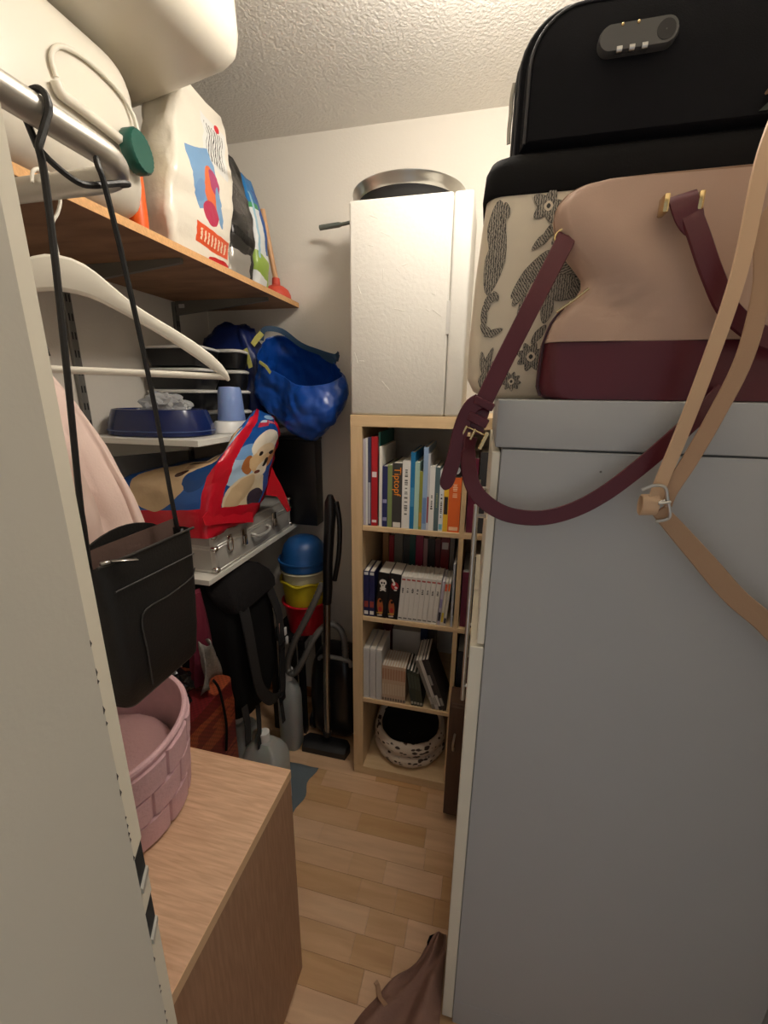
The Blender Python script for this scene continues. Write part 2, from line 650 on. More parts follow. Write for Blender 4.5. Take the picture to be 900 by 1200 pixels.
def bracket(zt, yy, ln, lab):
    t = thing('shelf_bracket', lab, 'bracket', (XL + 0.014, yy, zt))
    bm = new_bm()
    add_prism(bm, [Vector((XL + 0.0150, yy - 0.006, zt - 0.0005)), Vector((XL + ln, yy - 0.006, zt - 0.0005)),
                   Vector((XL + ln, yy - 0.006, zt - 0.012)), Vector((XL + 0.06, yy - 0.006, zt - 0.046)), Vector((XL + 0.0150, yy - 0.006, zt - 0.05))], (0, 0.012, 0))
    obj('arm', bm, M_metalgrey, t, smooth=False)
    bm = new_bm()
    add_box(bm, XL + 0.03, XL + 0.055, yy - 0.008, yy - 0.0061, zt - 0.026, zt - 0.012, 0.001)
    obj('clip', bm, M_plate, t, smooth=False)


bracket(ZO, 1.065, 0.40, 'grey metal bracket under the chipboard shelf behind the white hanger')
bracket(ZO, 1.52, 0.40, 'grey metal bracket under the chipboard shelf above the dark blue bag')
Z1, Z2 = 1.402, 0.972                                     # tops of the two white shelves
tag(bxo('white_shelf', (XL + 0.003, -0.795, 1.045, 1.725, Z1 - 0.018, Z1), M_white, bev=0.001), 'white shelf board carrying the navy bowl and light blue cup', 'shelf')
tag(bxo('white_shelf', (XL + 0.003, -0.80, 1.035, 1.725, Z2 - 0.018, Z2), M_white, bev=0.001), 'white shelf board carrying the aluminium case', 'shelf')
for zt, lab in ((Z1 - 0.018, 'the navy bowl'), (Z2 - 0.018, 'the aluminium case')):
    bracket(zt, 1.068, 0.36, 'front grey bracket under the white shelf with ' + lab)
    bracket(zt, 1.52, 0.36, 'rear grey bracket under the white shelf with ' + lab)

# ------------------------------------------------------------------ bookcase
BX0, BX1, BY0, BY1, BH = -0.435, 0.335, 1.342, 1.729, 1.470
SH = [0.040, 0.376, 0.738, 1.092]                         # tops of the four floors of the cells
DIV = (-0.060, -0.044)
bc = thing('bookcase', 'birch veneer bookcase of open square cells filled with books', 'bookcase', (-0.05, 1.53, 0))
bxo('top_panel', (BX0, BX1, BY0, BY1, BH - 0.037, BH), M_birchx, bc, bev=0.001)
bxo('bottom_panel', (BX0, BX1, BY0, BY1, 0.001, SH[0]), M_birchx, bc, bev=0.001)
bxo('side_panel', (BX0, BX0 + 0.040, BY0, BY1, SH[0], BH - 0.037), M_birch, bc, bev=0.001)
bxo('side_panel', (BX1 - 0.040, BX1, BY0, BY1, SH[0], BH - 0.037), M_birch, bc, bev=0.001)
for z in SH[1:]:
    bxo('shelf', (BX0 + 0.040, BX1 - 0.040, BY0 + 0.003, BY1, z - 0.018, z), M_birchx, bc, bev=0.001)
tops = [SH[1] - 0.018, SH[2] - 0.018, SH[3] - 0.018, BH - 0.037]
for z0, z1 in zip(SH, tops):
    bxo('divider', (DIV[0], DIV[1], BY0 + 0.003, BY1, z0, z1), M_birch, bc)

M_pages = mat('page_paper', S(214, 208, 196), 0.9, var=0.08, vscale=300)
book_mats = {}


def cmat(col, rough=0.45):
    k = (col, rough)
    if k not in book_mats:
        book_mats[k] = mat('book_cover', S(*col), rough, var=0.03, vscale=30)
    return book_mats[k]


def book(x0, x1, z, h, d, yf, col, label, tilt=0.0, group=None, material=None, bands=(), name='book', title=None, marks=None):
    """upright book, spine facing the aisle at y = yf; tilt in degrees about its lower corner"""
    t = thing(name, label, 'book', ((x0 + x1) / 2, yf + d / 2, z), group)
    lift = abs(math.sin(math.radians(tilt))) * 0.0
    piv = Vector((x1 if tilt > 0 else x0, yf, z + 0.0006 + lift))
    M = Matrix.Translation(piv) @ Matrix.Rotation(math.radians(tilt), 4, 'Y') @ Matrix.Translation(-piv)
    wd = x1 - x0
    c = min(0.0018, wd * 0.18)
    zz = z + 0.0006
    cm = material or cmat(col)
    bm = new_bm()
    pts = [(x0, yf + d), (x0, yf + 0.002), (x0 + min(0.002, wd * .2), yf), (x1 - min(0.002, wd * .2), yf), (x1, yf + 0.002), (x1, yf + d),
           (x1 - c, yf + d), (x1 - c, yf + c), (x0 + c, yf + c), (x0 + c, yf + d)]
    # c-shaped cover made of three slabs
    add_box(bm, x0, x0 + c, yf, yf + d, zz, zz + h, M=M)
    add_box(bm, x1 - c, x1, yf, yf + d, zz, zz + h, M=M)
    add_box(bm, x0 + c, x1 - c, yf, yf + c, zz, zz + h, M=M)
    obj('cover', bm, cm, t, smooth=False)
    bm = new_bm()
    add_box(bm, x0 + c, x1 - c, yf + c, yf + d - 0.003, zz + 0.002, zz + h - 0.0025, M=M)
    obj('pages', bm, M_pages, t, smooth=False)
    for (a, b, bc_) in bands:                             # printed bands and blocks on the spine
        bm = new_bm()
        add_box(bm, x0 + wd * 0.12, x1 - wd * 0.12, yf - 0.0003, yf - 0.00005, zz + a * h, zz + b * h, M=M)
        obj('spine_print', bm, cmat(bc_), t, smooth=False)
    if marks:                                             # lettering too small to read: a line of short ink strokes
        z0_, z1_, mc = marks
        rm = random.Random(int(x0 * 1e5))
        bm = new_bm()
        zc = z1_
        while zc > z0_:
            l_ = (.010 + rm.random() * .016)
            wq = wd * (.13 + rm.random() * .08)
            xo = x0 + wd * .5
            add_box(bm, xo - wq, xo + wq, yf - 0.0003, yf - 0.00005, zz + (zc - l_) * h, zz + zc * h, M=M)
            zc -= l_ + (.012 if rm.random() < .8 else .04)
        obj('spine_lettering', bm, cmat(mc), t, smooth=False)['kind'] = 'stuff'
    if title:
        body, size, tc, zc = title
        R = Matrix.Translation((x0 + wd / 2, yf - 0.0006, zz + zc * h)) @ Matrix.Rotation(math.radians(90), 4, 'Y') @ Matrix.Rotation(math.radians(90), 4, 'X')
        text_obj('spine_title', body, size, M @ R, cmat(tc), t)
    return t


def X1(zx):
    return -0.395 + (zx - 130) * (0.335 / 605)


YB1 = 1.352
row1 = [
    (132, 147, .300, (188, 182, 196), 'thin lilac grey magazine beside the bookcase side panel', []),
    (148, 161, .303, (226, 226, 224), 'thin white magazine between the lilac and the navy ones', []),
    (162, 181, .306, (62, 66, 96), 'thin navy magazine beside the tall red folder', [(.02, .5, (176, 176, 186))]),
    (184, 222, .308, (178, 22, 34), 'tall glossy red folder with white script on its spine', [(.56, .62, (235, 225, 225)), (.04, .07, (235, 225, 225))]),
    (223, 233, .322, (32, 104, 96), 'tall thin teal folder behind the white one', []),
    (234, 252, .276, (232, 228, 218), 'tall white folder beside the small navy book', []),
    (254, 286, .212, (34, 40, 96), 'small navy book beside the green book', [(.40, .46, (150, 150, 190)), (.1, .16, (150, 150, 190))]),
    (287, 315, .216, (128, 146, 92), 'sage green book beside the dark grey cookbook', []),
    (316, 377, .224, (58, 56, 54), 'thick dark grey cookbook with orange title lettering', [(.005, .085, (224, 220, 210))]),
    (378, 426, .232, (236, 234, 228), 'thick white book with small grey spine lettering', []),
    (427, 453, .262, (20, 118, 172), 'bright blue book beside the white one', [(.3, .55, (70, 150, 196))]),
    (454, 482, .230, (176, 208, 194), 'pale mint green book beside the bright blue one', []),
    (483, 502, .200, (146, 150, 56), 'thin olive book beside the light blue one', [(.05, .3, (196, 150, 60))]),
    (503, 530, .280, (150, 178, 212), 'tall light blue book', [(.08, .4, (110, 140, 190))]),
    (531, 543, .258, (204, 206, 212), 'thin pale grey book beside the tall light blue one', [(.1, .45, (150, 60, 70))]),
    (544, 575, .218, (234, 234, 230), 'white book with black sideways lettering', []),
    (576, 604, .216, (84, 106, 110), 'slate grey book behind the hanging maroon strap end', []),
    (605, 631, .206, (226, 230, 232), 'white book with bold black lettering next to the yellow one', [(.03, .12, (120, 190, 210))]),
    (632, 660, .200, (236, 188, 44), 'yellow book beside the orange book', [(.3, .6, (40, 36, 30))]),
    (661, 731, .186, (232, 106, 34), 'thick orange dictionary beside the divider', [(.03, .1, (246, 200, 160))]),
]
for a, b, h, col, lab, bands in row1:
    tl = mk = None
    if 'thick dark grey cookbook' in lab:
        tl = ('Tiptopf', 0.033, (240, 146, 34), 0.72)
    elif 'small grey spine' in lab:
        mk = (.2, .88, (96, 94, 90))
    elif 'black sideways' in lab:
        mk = (.32, .56, (30, 30, 30))
    elif 'bold black lettering' in lab:
        mk = (.22, .62, (30, 30, 30))
    elif 'orange dictionary' in lab:
        mk = (.66, .88, (250, 200, 160))
    elif 'slate grey' in lab:
        mk = (.34, .6, (150, 160, 110))
    book(X1(a), X1(b), SH[3], h, 0.17 if h < .25 else .22, YB1 + (0.012 if 'teal' in lab else 0.0), col, lab, bands=bands, title=tl, marks=mk)
cm = thing('camera', 'small black device with a round lens lying on the orange book', 'camera', (-.085, 1.42, SH[3] + .187))
bxo('body', (-0.098, -0.064, 1.365, 1.47, SH[3] + .1870, SH[3] + .228), M_black, cm, bev=0.004, seg=2)
bm = new_bm()
Ml = Matrix.Translation((-0.081, 1.3645, SH[3] + .209)) @ Matrix.Rotation(PI / 2, 4, 'X')
add_lathe(bm, [(.0125, 0), (.0125, .006), (.010, .006), (.009, .002), (.0005, .002)], 0, 0, 20, M=Ml)
obj('lens', bm, M_steel, cm)


def X2(zx):
    return -0.395 + (zx - 107) * (0.335 / 470)


# second floor: comic volumes
for i, (a, b, lab) in enumerate(((110, 138, 'dark navy comic volume at the end of its row beside the side panel'), (140, 168, 'dark navy comic volume next to the thick black volumes'))):
    book(X2(a), X2(b), SH[2], .180, .115, 1.350, (30, 34, 78), lab, bands=[(.04, .12, (220, 216, 210)), (.2, .34, (150, 60, 50)), (.92, .98, (210, 210, 205))])
for i, (a, b, lab, shp) in enumerate((
        (171, 229, 'thick black comic volume with a white skull on its spine', 0),
        (231, 290, 'thick black comic volume with a red and white figure on its spine', 1))):
    xc = (X2(a) + X2(b)) / 2
    W, K, O, R = S(228, 224, 216), S(12, 12, 14), S(168, 92, 50), S(176, 40, 44)
    z0 = SH[2]
    sh = [('e', xc - .001, z0 + .045, .011, .034, 4, O), ('e', xc - .001, z0 + .035, .006, .01, 0, R), ('e', xc, z0 + .068, .005, .006, 0, K),
          ('r', xc - .003, z0 + .020, .011, .0022, 4, S(200, 170, 70)), ('r', xc - .003, z0 + .010, .009, .003, 4, S(190, 186, 178))]
    if shp == 0:
        sh += [('e', xc + .009, z0 + .143, .0135, .0125, 0, W), ('r', xc + .009, z0 + .126, .0075, .008, 0, W), ('e', xc + .0045, z0 + .141, .0035, .0042, 0, K), ('e', xc + .0135, z0 + .141, .0035, .0042, 0, K), ('e', xc + .009, z0 + .131, .0016, .003, 0, K),
               ('r', xc + .009, z0 + .115, .012, .0024, 25, W), ('r', xc + .009, z0 + .115, .012, .0024, -25, W)]
    else:
        sh += [('e', xc + .010, z0 + .134, .014, .016, 0, R), ('e', xc + .006, z0 + .140, .006, .005, 30, W), ('e', xc + .014, z0 + .128, .006, .004, -20, W), ('r', xc + .004, z0 + .152, .003, .01, 30, W), ('e', xc + .012, z0 + .118, .006, .003, 0, W)]
    pm = paint('comic_spine_print', K, sh, 'xz', 0.35)
    book(X2(a), X2(b), SH[2], .180, .115, 1.350, (0, 0, 0), lab, tilt=4.0, material=pm)
for k in range(8):
    a = 291.5 + k * 25.1
    book(X2(a), X2(a + 23.8), SH[2], .176, .115, 1.350, (222, 218, 210), 'slim white comic volume in the row of eight beside the black volumes', tilt=4.0, group='white comic volumes on the second shelf',
         bands=[(.91, .945, (176, 84, 76)), (.045, .065, (60, 60, 60))], marks=(.64, .74, (25, 25, 25)))
for a, b, h, col, lab, bands in (
        (494, 508, .172, (190, 182, 196), 'slim lilac patterned comic volume beside the orange labelled ones', [(.1, .3, (40, 40, 50)), (.4, .6, (150, 140, 180))]),
        (509.5, 523, .170, (214, 206, 188), 'slim pale comic volume with red top and yellow foot', [(.80, .96, (214, 82, 46)), (.08, .3, (212, 186, 60))]),
        (524.5, 538, .172, (206, 200, 186), 'slim pale comic volume with orange top and dark foot', [(.80, .96, (222, 110, 50)), (.06, .18, (40, 44, 60))]),
        (560, 570, .240, (168, 172, 180), 'tall thin grey binder against the divider', [])):
    book(X2(a), X2(b), SH[2], h, .115 if h < .2 else .2, 1.350, col, lab, tilt=4.0 if h < .2 else 0, bands=bands)
for a, b, h, col, lab in ((150, 182, .27, (150, 108, 66), 'brown book standing behind the navy comics'), (186, 212, .262, (150, 26, 38), 'red book standing behind the black comics'),
                          (216, 262, .275, (112, 106, 96), 'grey brown book standing behind the black comics'), (266, 300, .268, (60, 62, 62), 'charcoal book standing behind the comics'),
                          (302, 334, .28, (22, 74, 70), 'dark teal book standing behind the white comics'), (336, 376, .285, (140, 30, 66), 'crimson book standing behind the white comics'),
                          (380, 400, .262, (170, 130, 130), 'dusty pink book standing behind the white comics'), (402, 440, .262, (44, 38, 38), 'dark brown book standing behind the white comics'),
                          (443, 470, .262, (90, 34, 40), 'dark red book standing behind the white comics'), (474, 518, .28, (120, 32, 36), 'wine red book with a white label behind the white comics'),
                          (522, 545, .28, (120, 110, 100), 'grey book standing behind the lilac comic')):
    book(X2(a), X2(b), SH[2], h, .14, 1.53, col, lab, bands=[(.80, .90, (216, 210, 204))] if 'label' in lab else [])


def X3(zx):
    return -0.395 + (zx - 107) * (0.335 / 440)


for k, (a, b) in enumerate(((109, 138), (142, 171), (175, 203))):
    book(X3(a), X3(b), SH[1], .222, .15, 1.350, (214, 212, 208), ('wide white boxed volume against the side panel', 'wide white boxed volume between two like it', 'wide white boxed volume beside the slim tan volumes')[k],
         bands=[(.04, .96, (198, 196, 194))], group='white boxed volumes on the third shelf')
for k in range(9):
    a = 206 + k * 13.6
    book(X3(a), X3(a + 12.8), SH[1], .160, .11, 1.350, (196, 168, 142), 'slim tan comic volume in the row beside the white boxed volumes', group='tan comic volumes on the third shelf',
         bands=[(.03, .10, (120, 110, 96)), (.62, .92, (176, 132, 104)), (.2, .5, (206, 186, 160))])
for k in range(4):
    a = 360 + k * 15.2
    book(X3(a), X3(a + 14.6), SH[1], .158 - .004 * k, .11, 1.350, (38 + 6 * k, 50 + 3 * k, 44), 'slim dark green comic volume leaning beside the tan ones', tilt=-8.0, group='dark green comic volumes on the third shelf',
         bands=[(.05, .12, (170, 166, 150)), (.5, .9, (66, 74, 62))])
for k, (a, col, lab) in enumerate(((468, (120, 116, 106), 'grey album leaning against the dark green comics'), (486, (190, 186, 178), 'pale grey album leaning between two darker ones'),
                                   (504, (30, 30, 32), 'black and white album leaning over at the steepest angle'), (522, (44, 42, 42), 'charcoal album leaning against the divider side'))):
    book(X3(a), X3(a + 16.4), SH[1], .212 + .004 * k, .15, 1.350, col, lab, tilt=-20.0, bands=[(.08, .3, (200, 198, 190)), (.5, .7, (150, 148, 142))] if k == 2 else [(.1, .25, (160, 156, 148))])
for a, b, h, col, lab in ((206, 360, .205, (202, 196, 186), 'wide pale box standing behind the tan comics'), (362, 400, .24, (30, 44, 78), 'dark blue book standing behind the green comics'),
                          (150, 200, .27, (92, 30, 34), 'dark red book standing behind the white boxed volumes'), (404, 440, .25, (64, 58, 54), 'dark book standing behind the leaning albums')):
    book(X3(a), X3(b), SH[1], h, .12, 1.54, col, lab)

# right hand column of cells, mostly hidden by the white cabinet
for x0, x1, z, h, col, lab in ((-0.040, -0.012, SH[3], .25, (110, 20, 52), 'maroon folder right of the divider on the top shelf'), (-0.008, 0.03, SH[3], .27, (60, 58, 60), 'dark grey folder beside the maroon one'),
                               (-0.040, -0.010, SH[2], .21, (104, 18, 50), 'maroon box file right of the divider on the second shelf'), (-0.006, 0.03, SH[2], .27, (36, 36, 40), 'black box file beside the maroon one on the second shelf'),
                               (-0.040, -0.014, SH[1], .26, (24, 26, 34), 'black box file right of the divider on the third shelf'), (-0.010, 0.03, SH[1], .24, (90, 40, 50), 'dull red file beside the black one on the third shelf')):
    book(x0, x1, z, h, .2, 1.362, col, lab, name='folder')

# round pet bed in the bottom cell
m, nt, p = base_mat('spotted_plush')
N, L = nt.nodes, nt.links
tc = N.new('ShaderNodeTexCoord')
vo = N.new('ShaderNodeTexVoronoi')
vo.inputs['Scale'].default_value = 58
mpv = N.new('ShaderNodeMapping')
mpv.inputs['Scale'].default_value = (0.6, 0.6, 1.3)
nz = N.new('ShaderNodeTexNoise')
nz.inputs['Scale'].default_value = 26
ad = N.new('ShaderNodeMath'); ad.operation = 'ADD'
L.new(tc.outputs['Object'], mpv.inputs[0]); L.new(mpv.outputs[0], vo.inputs['Vector']); L.new(tc.outputs['Object'], nz.inputs['Vector'])
L.new(vo.outputs['Distance'], ad.inputs[0]); L.new(nz.outputs['Fac'], ad.inputs[1])
cr = N.new('ShaderNodeValToRGB')
cr.color_ramp.elements[0].position = 0.74; cr.color_ramp.elements[0].color = S(66, 52, 44)
cr.color_ramp.elements[1].position = 0.86; cr.color_ramp.elements[1].color = S(206, 192, 174)
L.new(ad.outputs[0], cr.inputs[0]); L.new(cr.outputs[0], p.inputs['Base Color'])
p.inputs['Roughness'].default_value = 0.95
bed = thing('pet_bed', 'round plush pet bed with dark spots and a black lining in the bottom cell', 'pet bed', (-.228, 1.515, SH[0]))
cx, cy = -.228, 1.512
z_ = SH[0]
prof = [(.085, z_ + .001), (.125, z_ + .003), (.148, z_ + .014), (.156, z_ + .034), (.151, z_ + .052), (.142, z_ + .060), (.150, z_ + .070), (.156, z_ + .090), (.151, z_ + .110), (.140, z_ + .122), (.130, z_ + .120), (.124, z_ + .108)]
bm = new_bm()
add_lathe(bm, prof, cx, cy, 48, cap=False)
wrinkle(bm, .004, 22, 1)
for v in bm.verts:                                       # the rear of the rim stands higher
    v.co.z += .055 * max(0, (v.co.y - cy) / .156) * max(0, (v.co.z - z_) / .12)
obj('bolster', bm, m, bed, angle=80)
bm = new_bm()
add_lathe(bm, [(.1255, z_ + .1085), (.118, z_ + .085), (.112, z_ + .055), (.08, z_ + .046), (.03, z_ + .050), (.001, z_ + .052)], cx, cy, 40, cap=False)
wrinkle(bm, .002, 30, 4)
for v in bm.verts:
    v.co.z += .055 * max(0, (v.co.y - cy) / .156) * max(0, (v.co.z - z_) / .12)
obj('lining', bm, mat('black_plush', S(30, 28, 27), 0.95, bump=.5, bscale=300), bed, angle=80)

# ------------------------------------------------------------------ dark brown cabinet between bookcase and white cabinet
M_brown = wood('dark_brown_veneer', S(92, 67, 52), S(78, 56, 43), axis=2, rough=0.45)
db = thing('brown_cabinet', 'low dark brown cabinet with a steel handle wedged before the bookcase', 'cabinet', (.15, 1.28, 0))
bxo('body', (-0.050, 0.40, 1.245, 1.336, 0.03, 0.505), M_brown, db, bev=0.002)
d_ = bxo('door', (-0.050, 0.40, 1.226, 1.2435, 0.03, 0.505), M_brown, db, bev=0.0015)
bm = new_bm()
add_tube(bm, smooth_path([(-.026, 1.2262, .335), (-.028, 1.210, .34), (-.030, 1.206, .365), (-.028, 1.210, .39), (-.026, 1.2262, .395)], 5), .004, 8)
obj('handle', bm, M_steel, d_)
bm = new_bm()
for x in (-.02, .37):
    add_box(bm, x - .018, x + .018, 1.25, 1.29, 0.0005, .0295)
obj('feet', bm, M_black, db, smooth=False)

# ------------------------------------------------------------------ tall white cabinet
CB0, CB1 = 0.70, 1.185
cab = thing('white_cabinet', 'tall white cabinet with plain side panel carrying the bags', 'cabinet', (.33, .94, 0))
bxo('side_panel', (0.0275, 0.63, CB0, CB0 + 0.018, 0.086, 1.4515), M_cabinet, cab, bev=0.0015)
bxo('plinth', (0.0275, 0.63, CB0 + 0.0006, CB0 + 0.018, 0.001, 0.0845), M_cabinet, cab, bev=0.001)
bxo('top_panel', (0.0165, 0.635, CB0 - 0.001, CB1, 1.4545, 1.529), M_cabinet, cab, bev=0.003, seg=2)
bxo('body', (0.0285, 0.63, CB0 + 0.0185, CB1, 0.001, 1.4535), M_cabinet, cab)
for y0, y1 in ((CB0 + .002, .942), (.945, CB1)):
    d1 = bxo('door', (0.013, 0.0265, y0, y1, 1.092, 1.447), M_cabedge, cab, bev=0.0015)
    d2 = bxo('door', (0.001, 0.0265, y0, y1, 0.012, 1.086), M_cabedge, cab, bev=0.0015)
    yy = y0 + .045
    bm = new_bm()
    add_tube(bm, [(-.006, yy, 1.345), (-.006, yy, .93)], .0045, 10)
    for zz in (1.325,):
        add_tube(bm, [(-.006, yy, zz), (.0128, yy, zz)], .004, 8)
    add_tube(bm, [(-.006, yy, .965), (.0008, yy, .965)], .004, 8)
    obj('handle', bm, M_steel, d1)
bm = new_bm()
add_lathe(bm, [(.0018, 0), (.0014, .0006), (.0001, .0007)], 0, 0, 10, M=Matrix.Translation(aY(704, 553, CB0 - .0001)) @ Matrix.Rotation(PI / 2, 4, 'X'))
obj('screw_cap', bm, M_metalgrey, cab)

# ------------------------------------------------------------------ oak chest behind the door frame
ch = thing('oak_chest', 'low oak look chest with plain side panel carrying the pink basket', 'chest', (-.66, .47, 0))
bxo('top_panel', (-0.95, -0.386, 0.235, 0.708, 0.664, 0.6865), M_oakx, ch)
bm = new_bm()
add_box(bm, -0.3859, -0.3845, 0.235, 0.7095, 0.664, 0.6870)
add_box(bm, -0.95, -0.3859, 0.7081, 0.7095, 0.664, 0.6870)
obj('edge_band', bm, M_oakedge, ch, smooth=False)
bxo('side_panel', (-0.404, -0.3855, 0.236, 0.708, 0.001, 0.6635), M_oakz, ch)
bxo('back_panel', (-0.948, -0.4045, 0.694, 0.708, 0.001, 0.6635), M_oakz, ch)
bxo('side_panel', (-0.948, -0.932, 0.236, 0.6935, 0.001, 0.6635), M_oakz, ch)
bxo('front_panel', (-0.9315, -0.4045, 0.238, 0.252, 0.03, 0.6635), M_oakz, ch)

# ------------------------------------------------------------------ polystyrene box, lid turned to the right, and pan on it
fb = thing('polystyrene_box', 'white polystyrene box standing on end on the bookcase', 'box', (-.25, 1.45, BH))
bm = new_bm()
add_box(bm, -0.434, -0.1305, 1.3455, 1.60, BH + .0008, 2.076, bev=0.008, seg=3)
obj('body', bm, M_foam, fb)
bm = new_bm()
add_box(bm, -0.1295, -0.076, 1.3455, 1.60, BH + .0008, 2.076, bev=0.008, seg=3)
obj('lid', bm, M_foam, fb)
bm = new_bm()
add_box(bm, -.1365, -.1265, 1.3443, 1.3452, 1.71, 1.80)
obj('tape', bm, glass('tape_film', (0.9, 0.88, 0.84, 1), .15, .4), fb, smooth=False)
bm = new_bm()
rng = random.Random(8)
for i in range(16):
    x, z = -.42 + rng.random() * .27, 1.5 + rng.random() * .55
    a = rng.random() * PI
    l = .006 + rng.random() * .012
    add_box(bm, -l, l, -.0006, .0006, -.0012, .0012, bev=.0004, M=Matrix.Translation((x, 1.3453, z)) @ Matrix.Rotation(a, 4, 'Y'))
obj('dents', bm, M_foam, fb)['kind'] = 'stuff'

pan = thing('frying_pan', 'round steel rimmed pan tilted over the polystyrene box', 'pan', (-.3, 1.5, 2.08))
pcx, pcy, pz = -.294, 1.545, 2.0768
bm = new_bm()
add_lathe(bm, [(.001, pz), (.125, pz), (.150, pz + .012), (.164, pz + .040), (.1655, pz + .044)], pcx, pcy, 56, cap=False)
obj('pan_base', bm, M_black, pan)
bm = new_bm()
add_lathe(bm, [(.1656, pz + .042), (.172, pz + .050), (.176, pz + .062), (.181, pz + .066), (.182, pz + .070), (.178, pz + .0725), (.170, pz + .066), (.160, pz + .045)], pcx, pcy, 56, cap=False)
obj('steel_rim', bm, M_steel, pan)
bm = new_bm()
pth = [aY(404, 262, 1.63), aY(376, 267, 1.655)]
add_tube(bm, smooth_path([Vector((-.445, 1.600, 2.122)), aY(405, 262, 1.62), aY(390, 264.5, 1.65), aY(375, 267, 1.66)], 4), [.006] * 6 + [.009] * 7, 10)
obj('handle', bm, mat('smoky_handle', S(120, 126, 118), .2, .3), pan)

# ------------------------------------------------------------------ jerrycans on the chipboard shelf
ZT = ZO + 0.018
M_capg = mat('green_cap', S(18, 82, 70), 0.35)


def WR(pp, X):
    return [aX(a, b, X) for a, b in pp]


def jerry(name, label, c, h, r, M, cap=None, ribs=(), world=False):
    """rounded canister; c centre, h half sizes, M rotation about c"""
    t = thing(name, label, 'jerrycan', (c[0], c[1], c[2] - h[2]), 'jerrycans on the chipboard shelf')
    bm = new_bm()
    add_box(bm, -h[0], h[0], -h[1], h[1], -h[2], h[2], bev=r, seg=7)
    MM = Matrix.Translation(c) @ M
    for v in bm.verts:
        p = v.co
        # slightly bulged faces
        p.x += (0.014 if p.x > 0 else -.004) * (1 - (p.y / h[1]) ** 2) * (1 - (p.z / h[2]) ** 2)
        v.co = MM @ p
    obj('body', bm, M_cream, t)
    for poly, rad in ribs:
        bm = new_bm()
        add_tube(bm, [(Vector(p) if world else MM @ Vector(p)) for p in smooth_path(poly, 5)], rad, 10)
        obj('moulded_rib', bm, M_cream, t)
    if cap:
        pos, ax = cap
        q = Vector(ax).to_track_quat('Z', 'Y').to_matrix().to_4x4()
        Mc = MM @ Matrix.Translation(pos) @ q
        bm = new_bm()
        add_lathe(bm, [(.028, -.012), (.028, .010), (.001, .010)], 0, 0, 24, M=Mc)
        obj('neck', bm, M_cream, t)
        bm = new_bm()
        prof = [(.036, .008), (.037, .012), (.037, .030), (.034, .034), (.001, .0345)]
        rings = []
        for rr, z in prof:
            rings.append([Mc @ Vector(((rr + (.0016 if k % 2 else 0) * (rr > .03)) * math.cos(2 * PI * k / 48), (rr + (.0016 if k % 2 else 0) * (rr > .03)) * math.sin(2 * PI * k / 48), z)) for k in range(48)])
        add_loft(bm, rings)
        obj('cap', bm, M_capg, t, angle=50)
    return t


RM = Matrix.Rotation
# lower can lying on its side, cap toward the aisle
jerry('jerrycan', 'cream plastic jerrycan with green screw cap lying on the chipboard shelf', Vector((-.905, .700, ZT + .1525)), (.150, .245, .152), .075, RM(math.radians(0), 4, 'Z'),
      cap=((.150, .172, -.035), (1, .15, .05)),
      ribs=[(WR([(66, 96), (72, 110), (88, 122), (120, 147), (148, 170), (156, 180), (150, 186)], -.741), .0095), (WR([(66, 90), (60, 66), (72, 54), (104, 72), (140, 108), (158, 140), (163, 166)], -.744), .004)], world=True)
# second can across the top
jerry('jerrycan', 'cream plastic jerrycan lying on top of the capped one and the bags', Vector((-.800, .88, 2.322)), (.200, .215, .115), .062, RM(math.radians(-8), 4, 'Z') @ RM(math.radians(-3), 4, 'Y'),
      ribs=[([(.211, -.02, .060), (.213, .00, -.020), (.213, .06, -.045), (.211, .115, -.03), (.209, .125, .02), (.207, .11, .06), (.210, .04, .070), (.211, -.02, .060)], .0045), ([(.213, .03, .040), (.214, .04, .0), (.213, .075, -.008), (.212, .09, .03), (.212, .06, .045), (.213, .03, .040)], .003)])

# ------------------------------------------------------------------ sacks on the chipboard shelf


def sack(name, label, x0, x1, y0, y1, z0, z1, material, lean=0.0, taper=0.35, wr=.006, seed=0, top_w=None, sy=0.0):
    """upright soft sack with a flattened sealed top"""
    rings = []
    cx, cy = (x0 + x1) / 2, (y0 + y1) / 2
    hx, hy = (x1 - x0) / 2, (y1 - y0) / 2
    n = 14
    for i in range(n + 1):
        t = i / n
        z = z0 + (z1 - z0) * t
        bulge = 0.86 + 0.14 * math.sin(min(1, t / .4) * PI / 2) if t < .4 else 1 - (1 - taper) * max(0, (t - .45) / .55) ** 1.6
        ky = 0.93 + 0.07 * math.sin(min(1, t * 3) * PI / 2)
        if t > .75 and top_w:
            ky *= 1 - (1 - top_w) * ((t - .75) / .25) ** 2
        rings.append(rrect(cx + lean * t, cy + sy * t ** 2, hx * bulge, hy * ky, z, min(hx, hy) * .45 * (1 - .3 * t), 5))
    bm = new_bm()
    add_loft(bm, rings)
    subdivide(bm, 1)
    wrinkle(bm, wr, 16, seed)
    crumple(bm, wr * .8, 20, seed)
    for v in bm.verts:
        v.co.z = max(v.co.z, z0 + .0005)
        v.co.y = min(max(v.co.y, y0 - .002), y1 + .004)
    return bm


